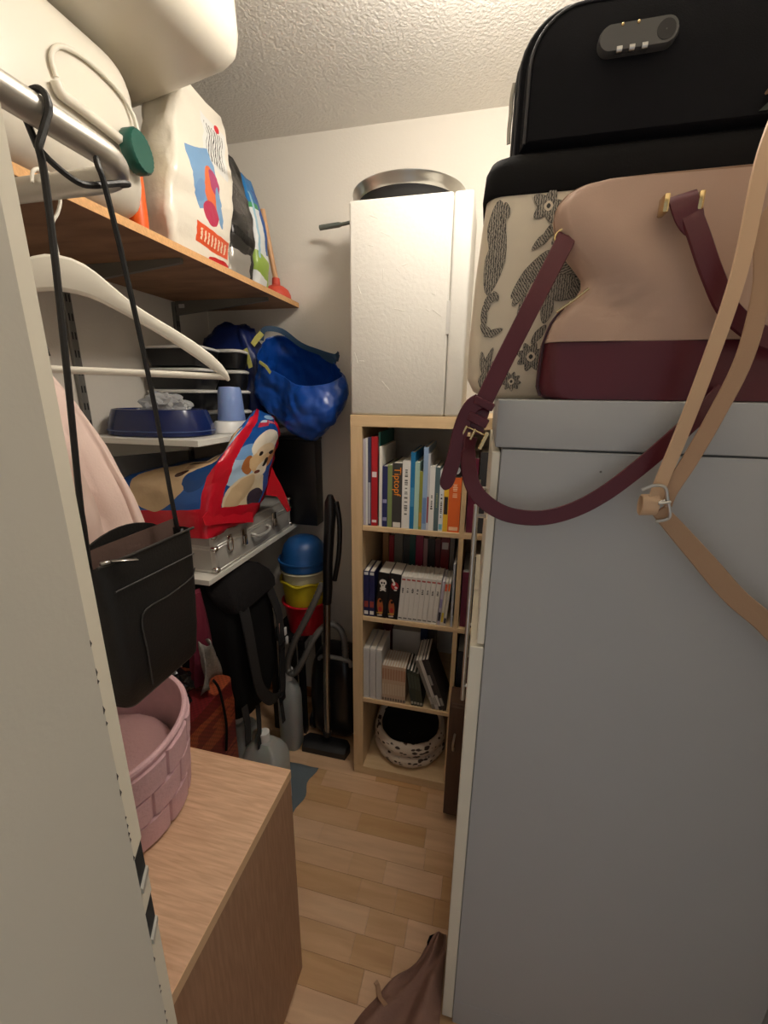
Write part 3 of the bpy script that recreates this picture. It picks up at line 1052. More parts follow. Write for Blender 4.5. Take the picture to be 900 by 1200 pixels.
W_, RED, BLU = S(236, 226, 204), S(200, 48, 40), S(92, 140, 190)
lz = ZT
M_litter = paint('litter_print', S(236, 229, 214), [
    ('r', 1.235, lz + .300, .050, .060, -8, S(232, 232, 228)), ('r', 1.235, lz + .300, .036, .045, -8, S(60, 60, 62), 1.1, 3.0, .72), ('e', 1.26, lz + .352, .010, .010, 0, S(210, 40, 50)),
    ('r', 1.17, lz + .20, .055, .065, 20, S(120, 160, 200)), ('e', 1.20, lz + .175, .030, .062, 15, S(226, 110, 60)), ('e', 1.21, lz + .205, .020, .03, 40, S(176, 60, 110)), ('e', 1.15, lz + .165, .018, .03, -30, S(110, 150, 196)),
    ('e', 1.19, lz + .125, .034, .030, 0, S(186, 44, 82)), ('e', 1.23, lz + .15, .012, .05, 10, S(120, 160, 200)),
    ('r', 1.20, lz + .060, .075, .024, -4, S(232, 92, 52)), ('r', 1.20, lz + .060, .06, .014, -4, S(244, 220, 190), 1.2, 2.0, .62), ('e', 1.23, lz + .012, .05, .012, 0, S(206, 40, 44))],
    'yz', .28, bump=.35, bscale=40, wob=.012, wscale=18)
bm = sack('x', '', -.905, -.79, 1.030, 1.296, ZT + .0005, ZT + .400, None, lean=.02, taper=.55, seed=2, wr=.007, top_w=.62, sy=.065)
tag(obj('litter_sack', bm, M_litter, angle=70), 'cream plastic sack with orange and blue print beside the jerrycans', 'bag')
M_foil = paint('dark_foil', S(66, 64, 62), [('r', 1.455, lz + .17, .030, .25, 2, S(26, 25, 25)), ('r', 1.36, lz + .045, .06, .04, 0, S(176, 172, 164)), ('e', 1.37, lz + .24, .07, .05, 30, S(84, 80, 78)), ('r', 1.36, lz + .13, .08, .012, -8, S(34, 33, 33))],
               'yz', .25, bump=.4, bscale=30, wob=.02, wscale=20, Metallic=.35)
bm = sack('x', '', -1.0, -.80, 1.312, 1.462, ZT + .0005, ZT + .372, None, lean=.01, taper=.35, seed=5, wr=.006)
tag(obj('foil_sack', bm, M_foil, angle=70), 'dark grey foil sack with black edge on the chipboard shelf', 'bag')
M_bluew = paint('blue_white_print', S(222, 226, 226), [('r', 1.51, lz + .31, .06, .055, 0, S(20, 112, 176)), ('r', 1.51, lz + .262, .06, .008, 10, S(60, 150, 90)), ('r', 1.545, lz + .22, .02, .10, 4, S(24, 84, 160)),
                                                   ('r', 1.51, lz + .08, .06, .03, -20, S(150, 178, 80)), ('r', 1.49, lz + .2, .006, .1, 0, S(150, 190, 210))], 'yz', .35, bump=.2, wob=.01)
bm = sack('x', '', -.98, -.805, 1.472, 1.558, ZT + .0005, ZT + .352, None, lean=.005, taper=.4, seed=7, wr=.004)
tag(obj('soil_sack', bm, M_bluew, angle=70), 'white sack with blue top and green stripe beside the foil sack', 'bag')
M_yel = paint('yellow_black_print', S(196, 186, 70), [('r', 1.575, lz + .30, .03, .03, 0, S(24, 24, 22)), ('r', 1.575, lz + .14, .03, .05, 0, S(30, 60, 110)), ('r', 1.575, lz + .05, .03, .05, 0, S(150, 178, 90))], 'yz', .4)
bm = sack('x', '', -.97, -.825, 1.566, 1.592, ZT + .0005, ZT + .330, None, taper=.5, seed=9, wr=.002)
tag(obj('seed_packet', bm, M_yel, angle=70), 'narrow yellow and black packet behind the white and blue sack', 'packet')
# squeeze bottle between can and sack
bt = thing('squeeze_bottle', 'orange and yellow squeeze bottle squeezed between jerrycan and cream sack', 'bottle', (-.80, .990, ZT))
bm = new_bm()
add_lathe(bm, [(.001, ZT + .0005), (.020, ZT + .0005), (.021, ZT + .01), (.021, ZT + .11), (.020, ZT + .14)], -.835, .972, 24)
obj('body', bm, mat('orange_plastic', S(240, 100, 30), .35), bt)
bm = new_bm()
add_lathe(bm, [(.020, ZT + .1402), (.019, ZT + .19), (.012, ZT + .235), (.008, ZT + .26), (.0005, ZT + .262)], -.835, .972, 24)
obj('upper_body', bm, mat('yellow_plastic', S(232, 206, 60), .35), bt)
# plunger
pl = thing('plunger', 'red rubber plunger with wooden handle at the end of the chipboard shelf', 'plunger', (-.845, 1.66, ZT))
M_rub = mat('red_rubber', S(206, 74, 54), .55)
bm = new_bm()
pc = (-.835, 1.660)
add_lathe(bm, [(.055, ZT + .0005), (.056, ZT + .006), (.054, ZT + .02), (.046, ZT + .036), (.030, ZT + .048), (.016, ZT + .053), (.0145, ZT + .075), (.0135, ZT + .078)], pc[0], pc[1], 32)
obj('rubber_cup', bm, M_rub, pl)
bm = new_bm()
add_tube(bm, [(pc[0], pc[1], ZT + .07), (-.86, 1.630, ZT + .30)], .010, 12)
obj('handle', bm, wood('plunger_wood', S(222, 176, 132), S(200, 150, 104), axis=2), pl)

# ------------------------------------------------------------------ clothes rail fixed to the wall beside the door
ra = thing('clothes_rail', 'bent satin steel clothes rail fixed to the wall beside the door frame', 'clothes rail', (-.455, YF, 1.80))
M_satin = mat('satin_steel', S(196, 192, 184), .38, .75, var=.02)
bm = new_bm()
pts = [Vector((-.455, YF - .003, 1.80)), Vector((-.455, .30, 1.80)), Vector((-.455, .40, 1.80)), Vector((-.455, .475, 1.80))]
for k in range(1, 8):
    a = k / 8 * PI / 2
    pts.append(Vector((-.455 - .06 * (1 - math.cos(a)), .482 + .058 * math.sin(a), 1.80)))
pts += [Vector((-.53, .540, 1.80)), Vector((-.80, .540, 1.80)), Vector((-1.10, .54, 1.80)), Vector((-1.199, .54, 1.80))]
add_tube(bm, pts, .0145, 18)
obj('tube', bm, M_satin, ra)
bm = new_bm()
add_lathe(bm, [(.03, 0), (.03, .004), (.0146, .006)], 0, 0, 24, M=Matrix.Translation((-.455, YF - .004, 1.80)) @ RM(-PI / 2, 4, 'X'))
obj('wall_flange', bm, M_satin, ra)

# ------------------------------------------------------------------ white hanger on the rail
hg = thing('clothes_hanger', 'white wooden clothes hanger with trouser bar on the steel rail', 'hanger', (-.60, .54, 1.55))
HC = Vector((-.605, .540, 0))
HD = Vector((.147, .170, 0)).normalized()                # direction in which the arm reaches out
HN = Vector((-HD.y, HD.x, 0))


def hp(u, z, n=0.0):
    return HC + HD * u + HN * n + Vector((0, 0, z))


M_hang = mat('hanger_paint', S(236, 231, 218), .4, var=.02)
bm = new_bm()
uppr = [(-.225, 1.560), (-.20, 1.600), (-.14, 1.637), (-.09, 1.662), (-.055, 1.694), (-.03, 1.716), (0, 1.722), (.03, 1.716), (.055, 1.694), (.09, 1.662), (.14, 1.637), (.20, 1.600), (.228, 1.566)]
lowr = [(-.222, 1.550), (-.20, 1.570), (-.14, 1.611), (-.09, 1.639), (-.055, 1.657), (-.03, 1.668), (0, 1.672), (.03, 1.668), (.055, 1.657), (.09, 1.639), (.14, 1.611), (.20, 1.570), (.224, 1.546)]
rings = []
for (u, z1), (u2, z0) in zip(uppr, lowr):
    th = .0085 if abs(u) < .05 else .0075
    um = (u + u2) / 2
    rings.append([hp(um, z1, 0), hp(um, z1 - .003, th), hp(um, (z0 + z1) / 2, th * 1.1), hp(um, z0 + .002, th), hp(um, z0, 0), hp(um, z0 + .002, -th), hp(um, (z0 + z1) / 2, -th * 1.1), hp(um, z1 - .003, -th)])
add_loft(bm, rings)
obj('shoulder_piece', bm, M_hang, hg, subsurf=1)
bm = new_bm()
add_tube(bm, [hp(-.212, 1.566), hp(.215, 1.562)], .0055, 12)
obj('trouser_bar', bm, M_hang, hg)
bm = new_bm()
hk = [(0, 1.715), (0, 1.755), (.010, 1.772), (.018, 1.790), (.0175, 1.806), (.008, 1.8195), (-.004, 1.8195), (-.015, 1.812), (-.019, 1.798)]
add_tube(bm, smooth_path([HC + Vector((0, u, z)) for u, z in hk], 4), .0022, 8)
obj('hook', bm, M_hang, hg)

# ------------------------------------------------------------------ pale pink jacket on a second hanger
M_jack = mat('jacket_cloth', S(240, 214, 204), .9, var=.04, vscale=5, bump=.15, bscale=250)
jk = thing('jacket', 'pale pink cloth jacket hanging on the steel rail behind the black bag', 'jacket', (-.735, .54, 1.0))
rings = []
for i in range(22):
    t = i / 21
    z = 1.590 - t * .56
    shoulder = min(1, .25 + t * 3.2)
    hy = .045 + .105 * (1 - math.exp(-t * 4.2)) + .10 * t
    hx = .018 + .062 * min(1, t * 2.2)
    rg = []
    for k in range(96):
        a = 2 * PI * k / 96
        f = 1 + (.26 * math.sin(5 * a + 1.2 + t * 1.3) - .34 * (1 - abs(math.sin(7 * a + .5 - t * 1.2))) ** 2) * min(1, t * 3)
        rg.append(Vector((-.735 + hx * f * math.cos(a) - .0 * t, .530 + hy * math.sin(a) * (1 + .05 * math.sin(9 * a + 3 * t) * min(1, t * 3)), z - .012 * math.sin(a) * 0)))
    rings.append(rg)
bm = new_bm()
add_loft(bm, rings)
wrinkle(bm, .003, 14, 3)
obj('garment', bm, M_jack, jk, angle=85)
bm = new_bm()
add_tube(bm, smooth_path([(-.735, .53, 1.585), (-.735, .54, 1.66), (-.735, .545, 1.76), (-.735, .558, 1.79), (-.735, .555, 1.812), (-.735, .54, 1.8185), (-.735, .524, 1.808)], 4), .0022, 8)
obj('hanger_hook', bm, M_steel, jk)
bm = new_bm()
add_tube(bm, smooth_path([(-.735, .575, 1.565), (-.732, .582, 1.60), (-.728, .590, 1.612), (-.726, .594, 1.59)], 4), .006, 8)
obj('dark_loop', bm, M_blackm, jk)

# ------------------------------------------------------------------ black shoulder bag hung on the rail
bg = thing('shoulder_bag', 'black leather shoulder bag hanging open from the steel rail', 'bag', (-.46, .465, 1.10))
BXc = -.468
rings = []
for z, y0, y1, hx in ((1.108, .402, .528, .010), (1.104, .396, .534, .014), (1.112, .388, .540, .020), (1.16, .384, .546, .025), (1.24, .381, .553, .025), (1.300, .379, .558, .021), (1.322, .378, .560, .017)):
    rings.append(rrect(BXc, (y0 + y1) / 2, hx, (y1 - y0) / 2, z, hx * .9, 4))
bm = new_bm()
add_loft(bm, rings[1:], cap=False)
bm.faces.new([v for v in bm.verts][:len(rings[0])])
obj('body', bm, M_blackl, bg, angle=60)
# far lip of the opening rises above the near lip
bm = new_bm()
lip = []
for k in range(13):
    t = k / 12
    yy = .381 + t * (.557 - .381)
    lip.append((yy, 1.3225 + .030 * math.sin(PI * min(1, t * 1.15)) ** .6 if t < .87 else 1.3225 + .012))
add_prism(bm, [Vector((BXc - .0165, a, 1.315)) for a in (.381,)] + [Vector((BXc - .0165, a, b)) for a, b in lip] + [Vector((BXc - .0165, .557, 1.315))], (-.003, 0, 0))
obj('back_flap', bm, M_blackl, bg)
bm = new_bm()
add_box(bm, BXc - .0160, BXc - .0155, .384, .554, 1.25, 1.336)
add_box(bm, BXc - .013, BXc + .013, .384, .554, 1.285, 1.2855)
obj('lining', bm, mat('brown_lining', S(96, 74, 66), .8, bump=.4, bscale=40), bg, smooth=False)
bm = new_bm()
add_tube(bm, [(BXc + .0262, .392, 1.288), (BXc + .0265, .47, 1.286), (BXc + .0255, .543, 1.284)], .0012, 6)
add_tube(bm, smooth_path([(BXc + .0268, .425, 1.125), (BXc + .0268, .425, 1.18), (BXc + .0268, .427, 1.238), (BXc + .0268, .48, 1.242), (BXc + .0266, .528, 1.247), (BXc + .0262, .536, 1.253), (BXc + .0255, .541, 1.260)], 5), .0011, 6)
obj('piping', bm, mat('edge_piping', S(58, 56, 55), .4), bg)
bm = new_bm()
add_tube(bm, [(BXc + .018, .380, 1.3235), (BXc + .018, .47, 1.3225), (BXc + .018, .558, 1.3225)], .0022, 8)
obj('zip', bm, mat('zip_teeth', S(70, 68, 66), .35, .6), bg)
bm = new_bm()
add_box(bm, 0, .032, -.004, .004, -.0008, .0008, bev=.0006, M=Matrix.Translation((BXc + .021, .398, 1.328)) @ RM(math.radians(68), 4, 'Z') @ RM(math.radians(14), 4, 'Y'))
add_box(bm, -.008, .003, -.003, .003, -.0015, .0025, bev=.0008, M=Matrix.Translation((BXc + .019, .394, 1.327)) @ RM(math.radians(68), 4, 'Z'))
obj('zip_pull', bm, M_steel, bg)
# long thin strap looped round the rail
bm = new_bm()
RR = .0185
s1 = [Vector((BXc, .384, 1.318)), aX(95, 600, -.452), aX(80, 450, -.447), aX(64, 300, -.442), aX(52, 205, -.438), aX(45, 172, -.4335)]
wrap = [Vector((-.455 + RR * math.cos(a), .408 + .006 * math.sin(a * .5), 1.80 + RR * math.sin(a))) for a in [math.radians(d) for d in range(-30, 215, 25)]]
und = [Vector((-.470, .418, 1.775)), Vector((-.460, .425, 1.762)), Vector((-.450, .440, 1.752)), Vector((-.448, .458, 1.756)), Vector((-.447, .480, 1.766)), Vector((-.445, .500, 1.775)), Vector((-.448, .512, 1.779)), Vector((-.462, .516, 1.781))]
path = smooth_path(s1, 6) + smooth_path(wrap, 2)[1:] + smooth_path(und, 4)
wd = [.0085] * 8 + [.007] * (len(path) - 8)
add_tube(bm, path, [.0042] * 6 + [.0034] * (len(path) - 6), 8)
obj('strap', bm, M_blackl, bg)
bm = new_bm()
s2 = [Vector((BXc, .554, 1.318)), aX(207, 615, -.462), aX(180, 470, -.455), aX(150, 330, -.447), aX(124, 222, -.440), aX(115, 195, -.440), aX(113, 186, -.4475)]
add_tube(bm, smooth_path(s2, 6), .0034, 8)
obj('strap', bm, M_blackl, bg)

# ------------------------------------------------------------------ black trays with white rims on the upper white shelf
M_tray = mat('black_tray', S(22, 22, 24), .3)
M_rim = mat('white_rim', S(228, 226, 220), .35)
for cx, cy, hx, hy, n, z0, where in ((-1.065, 1.365, .115, .066, 4, Z1, 'behind the navy bowl'), (-.962, 1.485, .072, .040, 4, Z1, 'beside the blue cup')):
    for k in range(n):
        zz = z0 + .0006 + k * .0715
        nth = ('lowest', 'second lowest', 'second highest', 'topmost')[k]
        t = thing('tray', '%s black tray with white rim in the stack %s' % (nth, where), 'tray', (cx, cy, zz), 'stacked black trays')
        Mt = Matrix.Translation((cx, cy, zz)) @ RM(math.radians(-3 if k == n - 1 else 0), 4, 'X')
        bm = new_bm()
        rg = [rrect(0, 0, hx * .82, hy * .82, 0.004 if k == n - 1 else 0, .02, 5), rrect(0, 0, hx * .95, hy * .93, .030, .025, 5), rrect(0, 0, hx, hy, .058, .03, 5)]
        add_loft(bm, [[Mt @ p for p in r] for r in rg])
        obj('shell', bm, M_tray, t)
        bm = new_bm()
        rg = [rrect(0, 0, hx * 1.0, hy * 1.0, .0585, .03, 5), rrect(0, 0, hx * 1.035, hy * 1.05, .061, .03, 5), rrect(0, 0, hx * 1.035, hy * 1.05, .066, .03, 5), rrect(0, 0, hx * .93, hy * .9, .0705, .03, 5)]
        add_loft(bm, [[Mt @ p for p in r] for r in rg])
        obj('rim', bm, M_rim, t)

# navy oval bowl with a crumpled clear bag in it
nb = thing('navy_bowl', 'glossy navy blue oval bowl with sloping sides on the white shelf', 'bowl', (-1.02, 1.175, Z1))
M_navy = mat('navy_plastic', S(16, 32, 84), .22)
cxn, cyn = -1.020, 1.175
bm = new_bm()
prof = [(.160, .0006), (.166, .004), (.164, .030), (.152, .066), (.146, .080), (.138, .082), (.134, .076), (.130, .030), (.02, .028)]
rings = []
for r, z in prof:
    rings.append([Vector((cxn + r * 1.0 * math.copysign(abs(math.cos(a)) ** .75, math.cos(a)), cyn + r * .66 * math.copysign(abs(math.sin(a)) ** .75, math.sin(a)), Z1 + z)) for a in [2 * PI * (k + .5) / 48 for k in range(48)]])
add_loft(bm, rings)
obj('bowl_shell', bm, M_navy, nb, angle=50)
bm = new_bm()
add_tube(bm, [Vector((cxn + .1668 * math.copysign(abs(math.cos(a)) ** .75, math.cos(a)), cyn + .1668 * .66 * math.copysign(abs(math.sin(a)) ** .75, math.sin(a)), Z1 + .017)) for a in [2 * PI * (k + .5) / 48 for k in range(48)]], .0016, 6, closed=True)
obj('foot_line', bm, mat('navy_line', S(70, 90, 140), .3), nb)
bm = new_bm()
bmesh.ops.create_icosphere(bm, subdivisions=4, radius=1)
for v in bm.verts:
    n3 = noise.noise(v.co * 2.6) * .32 + noise.noise(v.co * 6) * .16
    v.co = Vector((cxn + .02 + v.co.x * .082 * (1 + n3), cyn + v.co.y * .055 * (1 + n3), Z1 + .083 + v.co.z * .046 * (1 + n3)))
tag(obj('plastic_bag', bm, glass('crumpled_plastic', (.92, .94, .95, 1), .12, .7), angle=25), 'crumpled clear plastic bag heaped in the navy bowl', 'bag')

# light blue cup upside down on a white base
cp = thing('pet_fountain', 'light blue beaker upside down on a white plastic base', 'dispenser', (-.855, 1.33, Z1))
bm = new_bm()
cc = (-.862, 1.320)
add_lathe(bm, [(.054, Z1 + .0006), (.057, Z1 + .004), (.052, Z1 + .034), (.048, Z1 + .040), (.001, Z1 + .041)], cc[0], cc[1], 40, sx=1.0, sy=1.25)
obj('base', bm, M_whitepl, cp)
bm = new_bm()
add_lathe(bm, [(.045, Z1 + .0415), (.046, Z1 + .046), (.0385, Z1 + .140), (.034, Z1 + .152), (.001, Z1 + .154)], cc[0], cc[1] + .006, 40)
obj('beaker', bm, mat('light_blue_plastic', S(136, 160, 214), .35, Subsurface_Weight=.2, Subsurface_Scale=.01), cp)

# ------------------------------------------------------------------ blue carrier bags
M_blue = mat('blue_tarpaulin', S(14, 66, 150), .32, bump=.25, bscale=45, var=.12, vscale=12)
M_dblue = mat('dark_blue_tarpaulin', S(12, 34, 96), .4, bump=.3, bscale=40, var=.2, vscale=12)
M_lab = mat('yellow_strap_print', S(206, 200, 110), .5, var=.3, vscale=90)
db_ = thing('carrier_bag', 'dark blue crumpled tarpaulin bag against the wall under the chipboard shelf', 'bag', (-.97, 1.64, Z1))
bm = new_bm()
rings = []
for i, (z, hx, hy) in enumerate(((.001, .12, .07), (.03, .135, .082), (.12, .138, .086), (.20, .135, .084), (.28, .130, .078), (.34, .115, .068), (.385, .085, .05), (.405, .045, .025))):
    rings.append(rrect(-1.012 + .010 * math.sin(i), 1.630, hx * .9, hy, Z1 + z, min(hx, hy) * .7, 6))
add_loft(bm, rings)
subdivide(bm, 2)
wrinkle(bm, .010, 13, 8)
crumple(bm, .014, 14, 3)
for v in bm.verts:
    v.co.z = max(v.co.z, Z1 + .0006)
    v.co.y = min(max(v.co.y, 1.545), YB - .003)
obj('body', bm, M_dblue, db_, angle=80)
bm = new_bm()
add_ribbon(bm, smooth_path([Vector((-.925, 1.552, 1.70)), Vector((-.910, 1.545, 1.66)), Vector((-.900, 1.54, 1.63))], 4), Vector((.7, 0, .7)), .02, .002)
obj('handle', bm, M_lab, db_)

ob = thing('carrier_bag', 'bright blue tarpaulin bag gaping open over the end of the white shelf', 'bag', (-.66, 1.55, Z1))
mouth = [aY(303, 424, 1.50), aY(325, 438, 1.455), aY(346, 450, 1.44), (aY(372, 452, 1.44)), aY(393, 446, 1.46), aY(401, 438, 1.52), aY(390, 424, 1.60), aY(364, 408, 1.65), aY(332, 393, 1.66), aY(306, 400, 1.60)]
mid = [aY(296, 450, 1.50), aY(318, 468, 1.43), aY(346, 482, 1.41), aY(378, 484, 1.41), aY(402, 470, 1.45), aY(408, 462, 1.53), aY(398, 460, 1.66), aY(366, 450, 1.71), aY(330, 445, 1.71), aY(302, 445, 1.64)]
low = [aY(304, 468, 1.50), aY(320, 490, 1.45), aY(346, 507, 1.43), aY(372, 512, 1.44), aY(392, 494, 1.48), aY(396, 488, 1.55), aY(388, 492, 1.66), aY(364, 492, 1.69), aY(334, 482, 1.69), aY(308, 470, 1.64)]
bot = [aY(316, 476, 1.53), aY(326, 492, 1.50), aY(346, 510, 1.48), aY(368, 516, 1.48), aY(380, 506, 1.51), aY(384, 500, 1.56), aY(378, 502, 1.62), aY(362, 502, 1.64), aY(338, 494, 1.64), aY(318, 480, 1.60)]


for lv in (mouth, mid, low, bot):
    for p_ in lv:
        p_.x = max(p_.x, -.868)
        if p_.x < -.70:
            p_.y = max(p_.y, 1.478)


def loop(pts, n=4):
    m_ = len(pts)
    out = []
    for i in range(m_):
        p0, p1, p2, p3 = pts[i - 1], pts[i], pts[(i + 1) % m_], pts[(i + 2) % m_]
        for k in range(n):
            t = k / n
            out.append(0.5 * ((2 * p1) + (p2 - p0) * t + (2 * p0 - 5 * p1 + 4 * p2 - p3) * t * t + (3 * p1 - p0 - 3 * p2 + p3) * t ** 3))
    return out


def rails(levels, n):
    """smooth interpolation of a list of equal rings"""
    cols = [smooth_path([lv[j] for lv in levels], n) for j in range(len(levels[0]))]
    return [[c[i] for c in cols] for i in range(len(cols[0]))]


bm = new_bm()
inner = [[p + (Vector((-.66, 1.55, p.z - .04)) - p) * .06 for p in lv] for lv in (mouth, mid, low)]
add_loft(bm, rails([loop(mouth), loop(mid), loop(low), loop(bot)], 5), cap=False)
bm.faces.new([v for v in bm.verts][-40:])
bmesh.ops.subdivide_edges(bm, edges=list(bm.edges), cuts=2, use_grid_fill=True)
crumple(bm, .009, 13, 6)
wrinkle(bm, .003, 40, 2)
o = obj('body', bm, M_blue, ob, angle=60)
md = o.modifiers.new('t', 'SOLIDIFY')
md.thickness = .0015
bm = new_bm()
add_ribbon(bm, smooth_path([aY(306, 399, 1.595), aY(310, 386, 1.60), aY(330, 388, 1.63), aY(352, 404, 1.64), aY(372, 412, 1.62), aY(392, 418, 1.60), aY(396, 414, 1.61), aY(394, 423, 1.605)], 5), Vector((0.1, 0, 1)), .020, .002)
add_ribbon(bm, smooth_path([aY(394, 425, 1.595), aY(382, 419, 1.61), aY(376, 414, 1.62)], 4), Vector((.2, 0, 1)), .022, .002)
obj('handle', bm, mat('blue_strap', S(30, 62, 90), .5, var=.3, vscale=80), ob)
bm = new_bm()
add_ribbon(bm, [aY(296, 404, 1.585), aY(301, 397, 1.585), aY(307, 390, 1.59)], Vector((.5, 0, .8)), .022, .002)
obj('strap_print', bm, M_lab, ob)
bm = new_bm()
add_ribbon(bm, [aY(304, 424, 1.492), aY(311, 429, 1.47), aY(317, 437, 1.455)], Vector((.4, 0, .8)), .012, .002)
obj('strap_print', bm, M_lab, ob)

# ------------------------------------------------------------------ aluminium case on the lower white shelf
CX0, CX1, CY0, CY1, CZ0, CZ1 = -1.17, -.806, 1.085, 1.625, Z2 + .0015, 1.104
M_alup = mat('case_panel', S(186, 184, 178), .45, .15, bump=.08, bscale=200)
M_alu = mat('case_profile', S(212, 210, 204), .3, .45)
ac = thing('aluminium_case', 'silver aluminium flight case with chrome corners and latches on the white shelf', 'case', (-.98, 1.36, Z2))
zs_ = CZ0 + .082
bxo('lower_shell', (CX0 + .002, CX1 - .002, CY0 + .002, CY1 - .002, CZ0 + .001, zs_ - .001), M_alup, ac, bev=.003, seg=2)
bxo('lid', (CX0 + .002, CX1 - .002, CY0 + .002, CY1 - .002, zs_ + .001, CZ1 - .001), M_alup, ac, bev=.003, seg=2)
bm = new_bm()
e = .008
for z in (CZ0, zs_ - e, zs_ + .0005, CZ1 - e):
    for (a, b, c, d) in ((CX0, CX1, CY0, CY0 + e), (CX0, CX1, CY1 - e, CY1), (CX1 - e, CX1, CY0 + e, CY1 - e), (CX0, CX0 + e, CY0 + e, CY1 - e)):
        add_box(bm, a, b, c, d, z, z + e, bev=.0018)
for x in (CX0, CX1 - .020):
    for yv in (CY0, CY1 - .020):
        add_box(bm, x, x + .020, yv, yv + .020, CZ0 + .004, CZ1 - .004, bev=.006, seg=2)
obj('profile', bm, M_alu, ac)
for (x, yv) in ((CX1 - .004, CY0 + .004), (CX1 - .004, CY1 - .004), (CX0 + .004, CY0 + .004)):
    for z in (CZ0 + .0112, CZ1 - .008, zs_):
        bm = new_bm()
        bmesh.ops.create_uvsphere(bm, u_segments=16, v_segments=10, radius=.0135, matrix=Matrix.Translation((x, yv, z)) @ Matrix.Diagonal((1, 1, .8, 1)))
        obj('corner_cap', bm, M_chrome, ac)
for yv in (1.25, 1.47):
    bm = new_bm()
    add_box(bm, CX1 - .001, CX1 + .006, yv - .016, yv + .016, zs_ - .036, zs_ + .020, bev=.002, seg=2)
    add_box(bm, CX1 + .006, CX1 + .011, yv - .010, yv + .010, zs_ - .040, zs_ - .004, bev=.002, seg=2)
    obj('latch', bm, M_chrome, ac)
bm = new_bm()
hy0, hy1, hz = 1.305, 1.415, zs_ - .018
add_tube(bm, smooth_path([(CX1 - .001, hy0, hz), (CX1 + .012, hy0, hz - .002), (CX1 + .020, hy0 + .012, hz - .010), (CX1 + .022, (hy0 + hy1) / 2, hz - .014), (CX1 + .020, hy1 - .012, hz - .010), (CX1 + .012, hy1, hz - .002), (CX1 - .001, hy1, hz)], 5), .006, 10)
obj('carry_handle', bm, M_alu, ac)
bm = new_bm()
rp = [Vector((CX1 + .004, 1.165 + .014 * math.cos(a), zs_ - .008 + .026 * math.sin(a))) for a in [2 * PI * k / 24 for k in range(24)]]
add_tube(bm, rp, .003, 8, closed=True)
add_box(bm, CX1 - .001, CX1 + .003, 1.152, 1.178, zs_ + .012, zs_ + .024, bev=.001)
obj('strap_ring', bm, M_chrome, ac)

# ------------------------------------------------------------------ dog food bag lying on the case
def l3(a, b, t):
    return a + (b - a) * t


C1 = [aX(240, 613, -.792), aX(243, 585, -.782), aX(250, 558, -.773), aX(257, 540, -.765), aX(281, 508, -.756), aX(297, 486, -.753), aX(301, 478, -.752)]
C2 = [aX(296, 610, -.778), aX(312, 580, -.762), aX(319, 547, -.752), aX(327, 520, -.748), aX(327, 502, -.748), aX(323, 492, -.750), aX(318, 487, -.751)]
zf = CZ1 + .002
C1[0].z = C2[0].z = zf + .002
C4 = [Vector((-1.14, 1.060, zf)), Vector((-1.16, 1.075, 1.19)), Vector((-1.10, 1.10, 1.28)), Vector((-.825, 1.18, 1.340)), C1[4] + Vector((-.018, .01, .0)), C1[5] + Vector((-.012, .008, 0)), C1[6] + Vector((-.006, .004, 0))]
C3 = [Vector((-1.12, 1.50, zf)), Vector((-1.13, 1.50, 1.19)), Vector((-1.08, 1.49, 1.28)), Vector((-.825, 1.49, 1.340)), C2[4] + Vector((-.022, .004, 0)), C2[5] + Vector((-.014, .004, 0)), C2[6] + Vector((-.008, .004, 0))]
C3[3].z = min(C3[3].z, 1.355)
R1, R2, R3, R4 = (smooth_path(c, 6) for c in (C1, C2, C3, C4))
NF, NB = 12, 6
rings = []
for i in range(len(R1)):
    t = i / (len(R1) - 1)
    rg = []
    for k in range(NF):
        s = k / NF
        p = l3(R1[i], R2[i], s)
        p = p + Vector((.030, 0, 0)) * math.sin(PI * s) * max(0, math.sin(PI * min(1, t * 1.15))) * .7
        rg.append(p)
    rg += [l3(R2[i], R3[i], k / NB) for k in range(NB)]
    rg += [l3(R3[i], R4[i], k / NB) for k in range(NB)]
    rg += [l3(R4[i], R1[i], k / NF) + Vector((0, -.020, 0)) * math.sin(PI * k / NF) * math.sin(PI * min(1, t * 1.2 + .05)) for k in range(NF)]
    rings.append(rg)
NT = NF * 2 + NB * 2
bm = new_bm()
rows = add_loft(bm, rings)
uvl = bm.loops.layers.uv.new('uv')
idx = {}
for i, r in enumerate(rows):
    for j, v in enumerate(r):
        idx[v] = (j / NT, i / (len(rows) - 1))
for f in bm.faces:
    us = [idx[l.vert][0] for l in f.loops]
    for l in f.loops:
        u, v = idx[l.vert]
        if max(us) - u > .5:
            u += 1
        l[uvl].uv = (u, v)
wrinkle(bm, .0075, 24, 2)
for v in bm.verts:
    if v.co.x < -.80:
        v.co.z = max(v.co.z, CZ1 + .0015)
    v.co.y = min(v.co.y, 1.60)
RD, BL, CRM, BRN, LB, KK = S(200, 22, 44), S(30, 84, 160), S(236, 220, 188), S(176, 110, 62), S(176, 206, 232), S(24, 18, 18)
UF = NF / NT
u0 = (NF + NB * 2) / NT
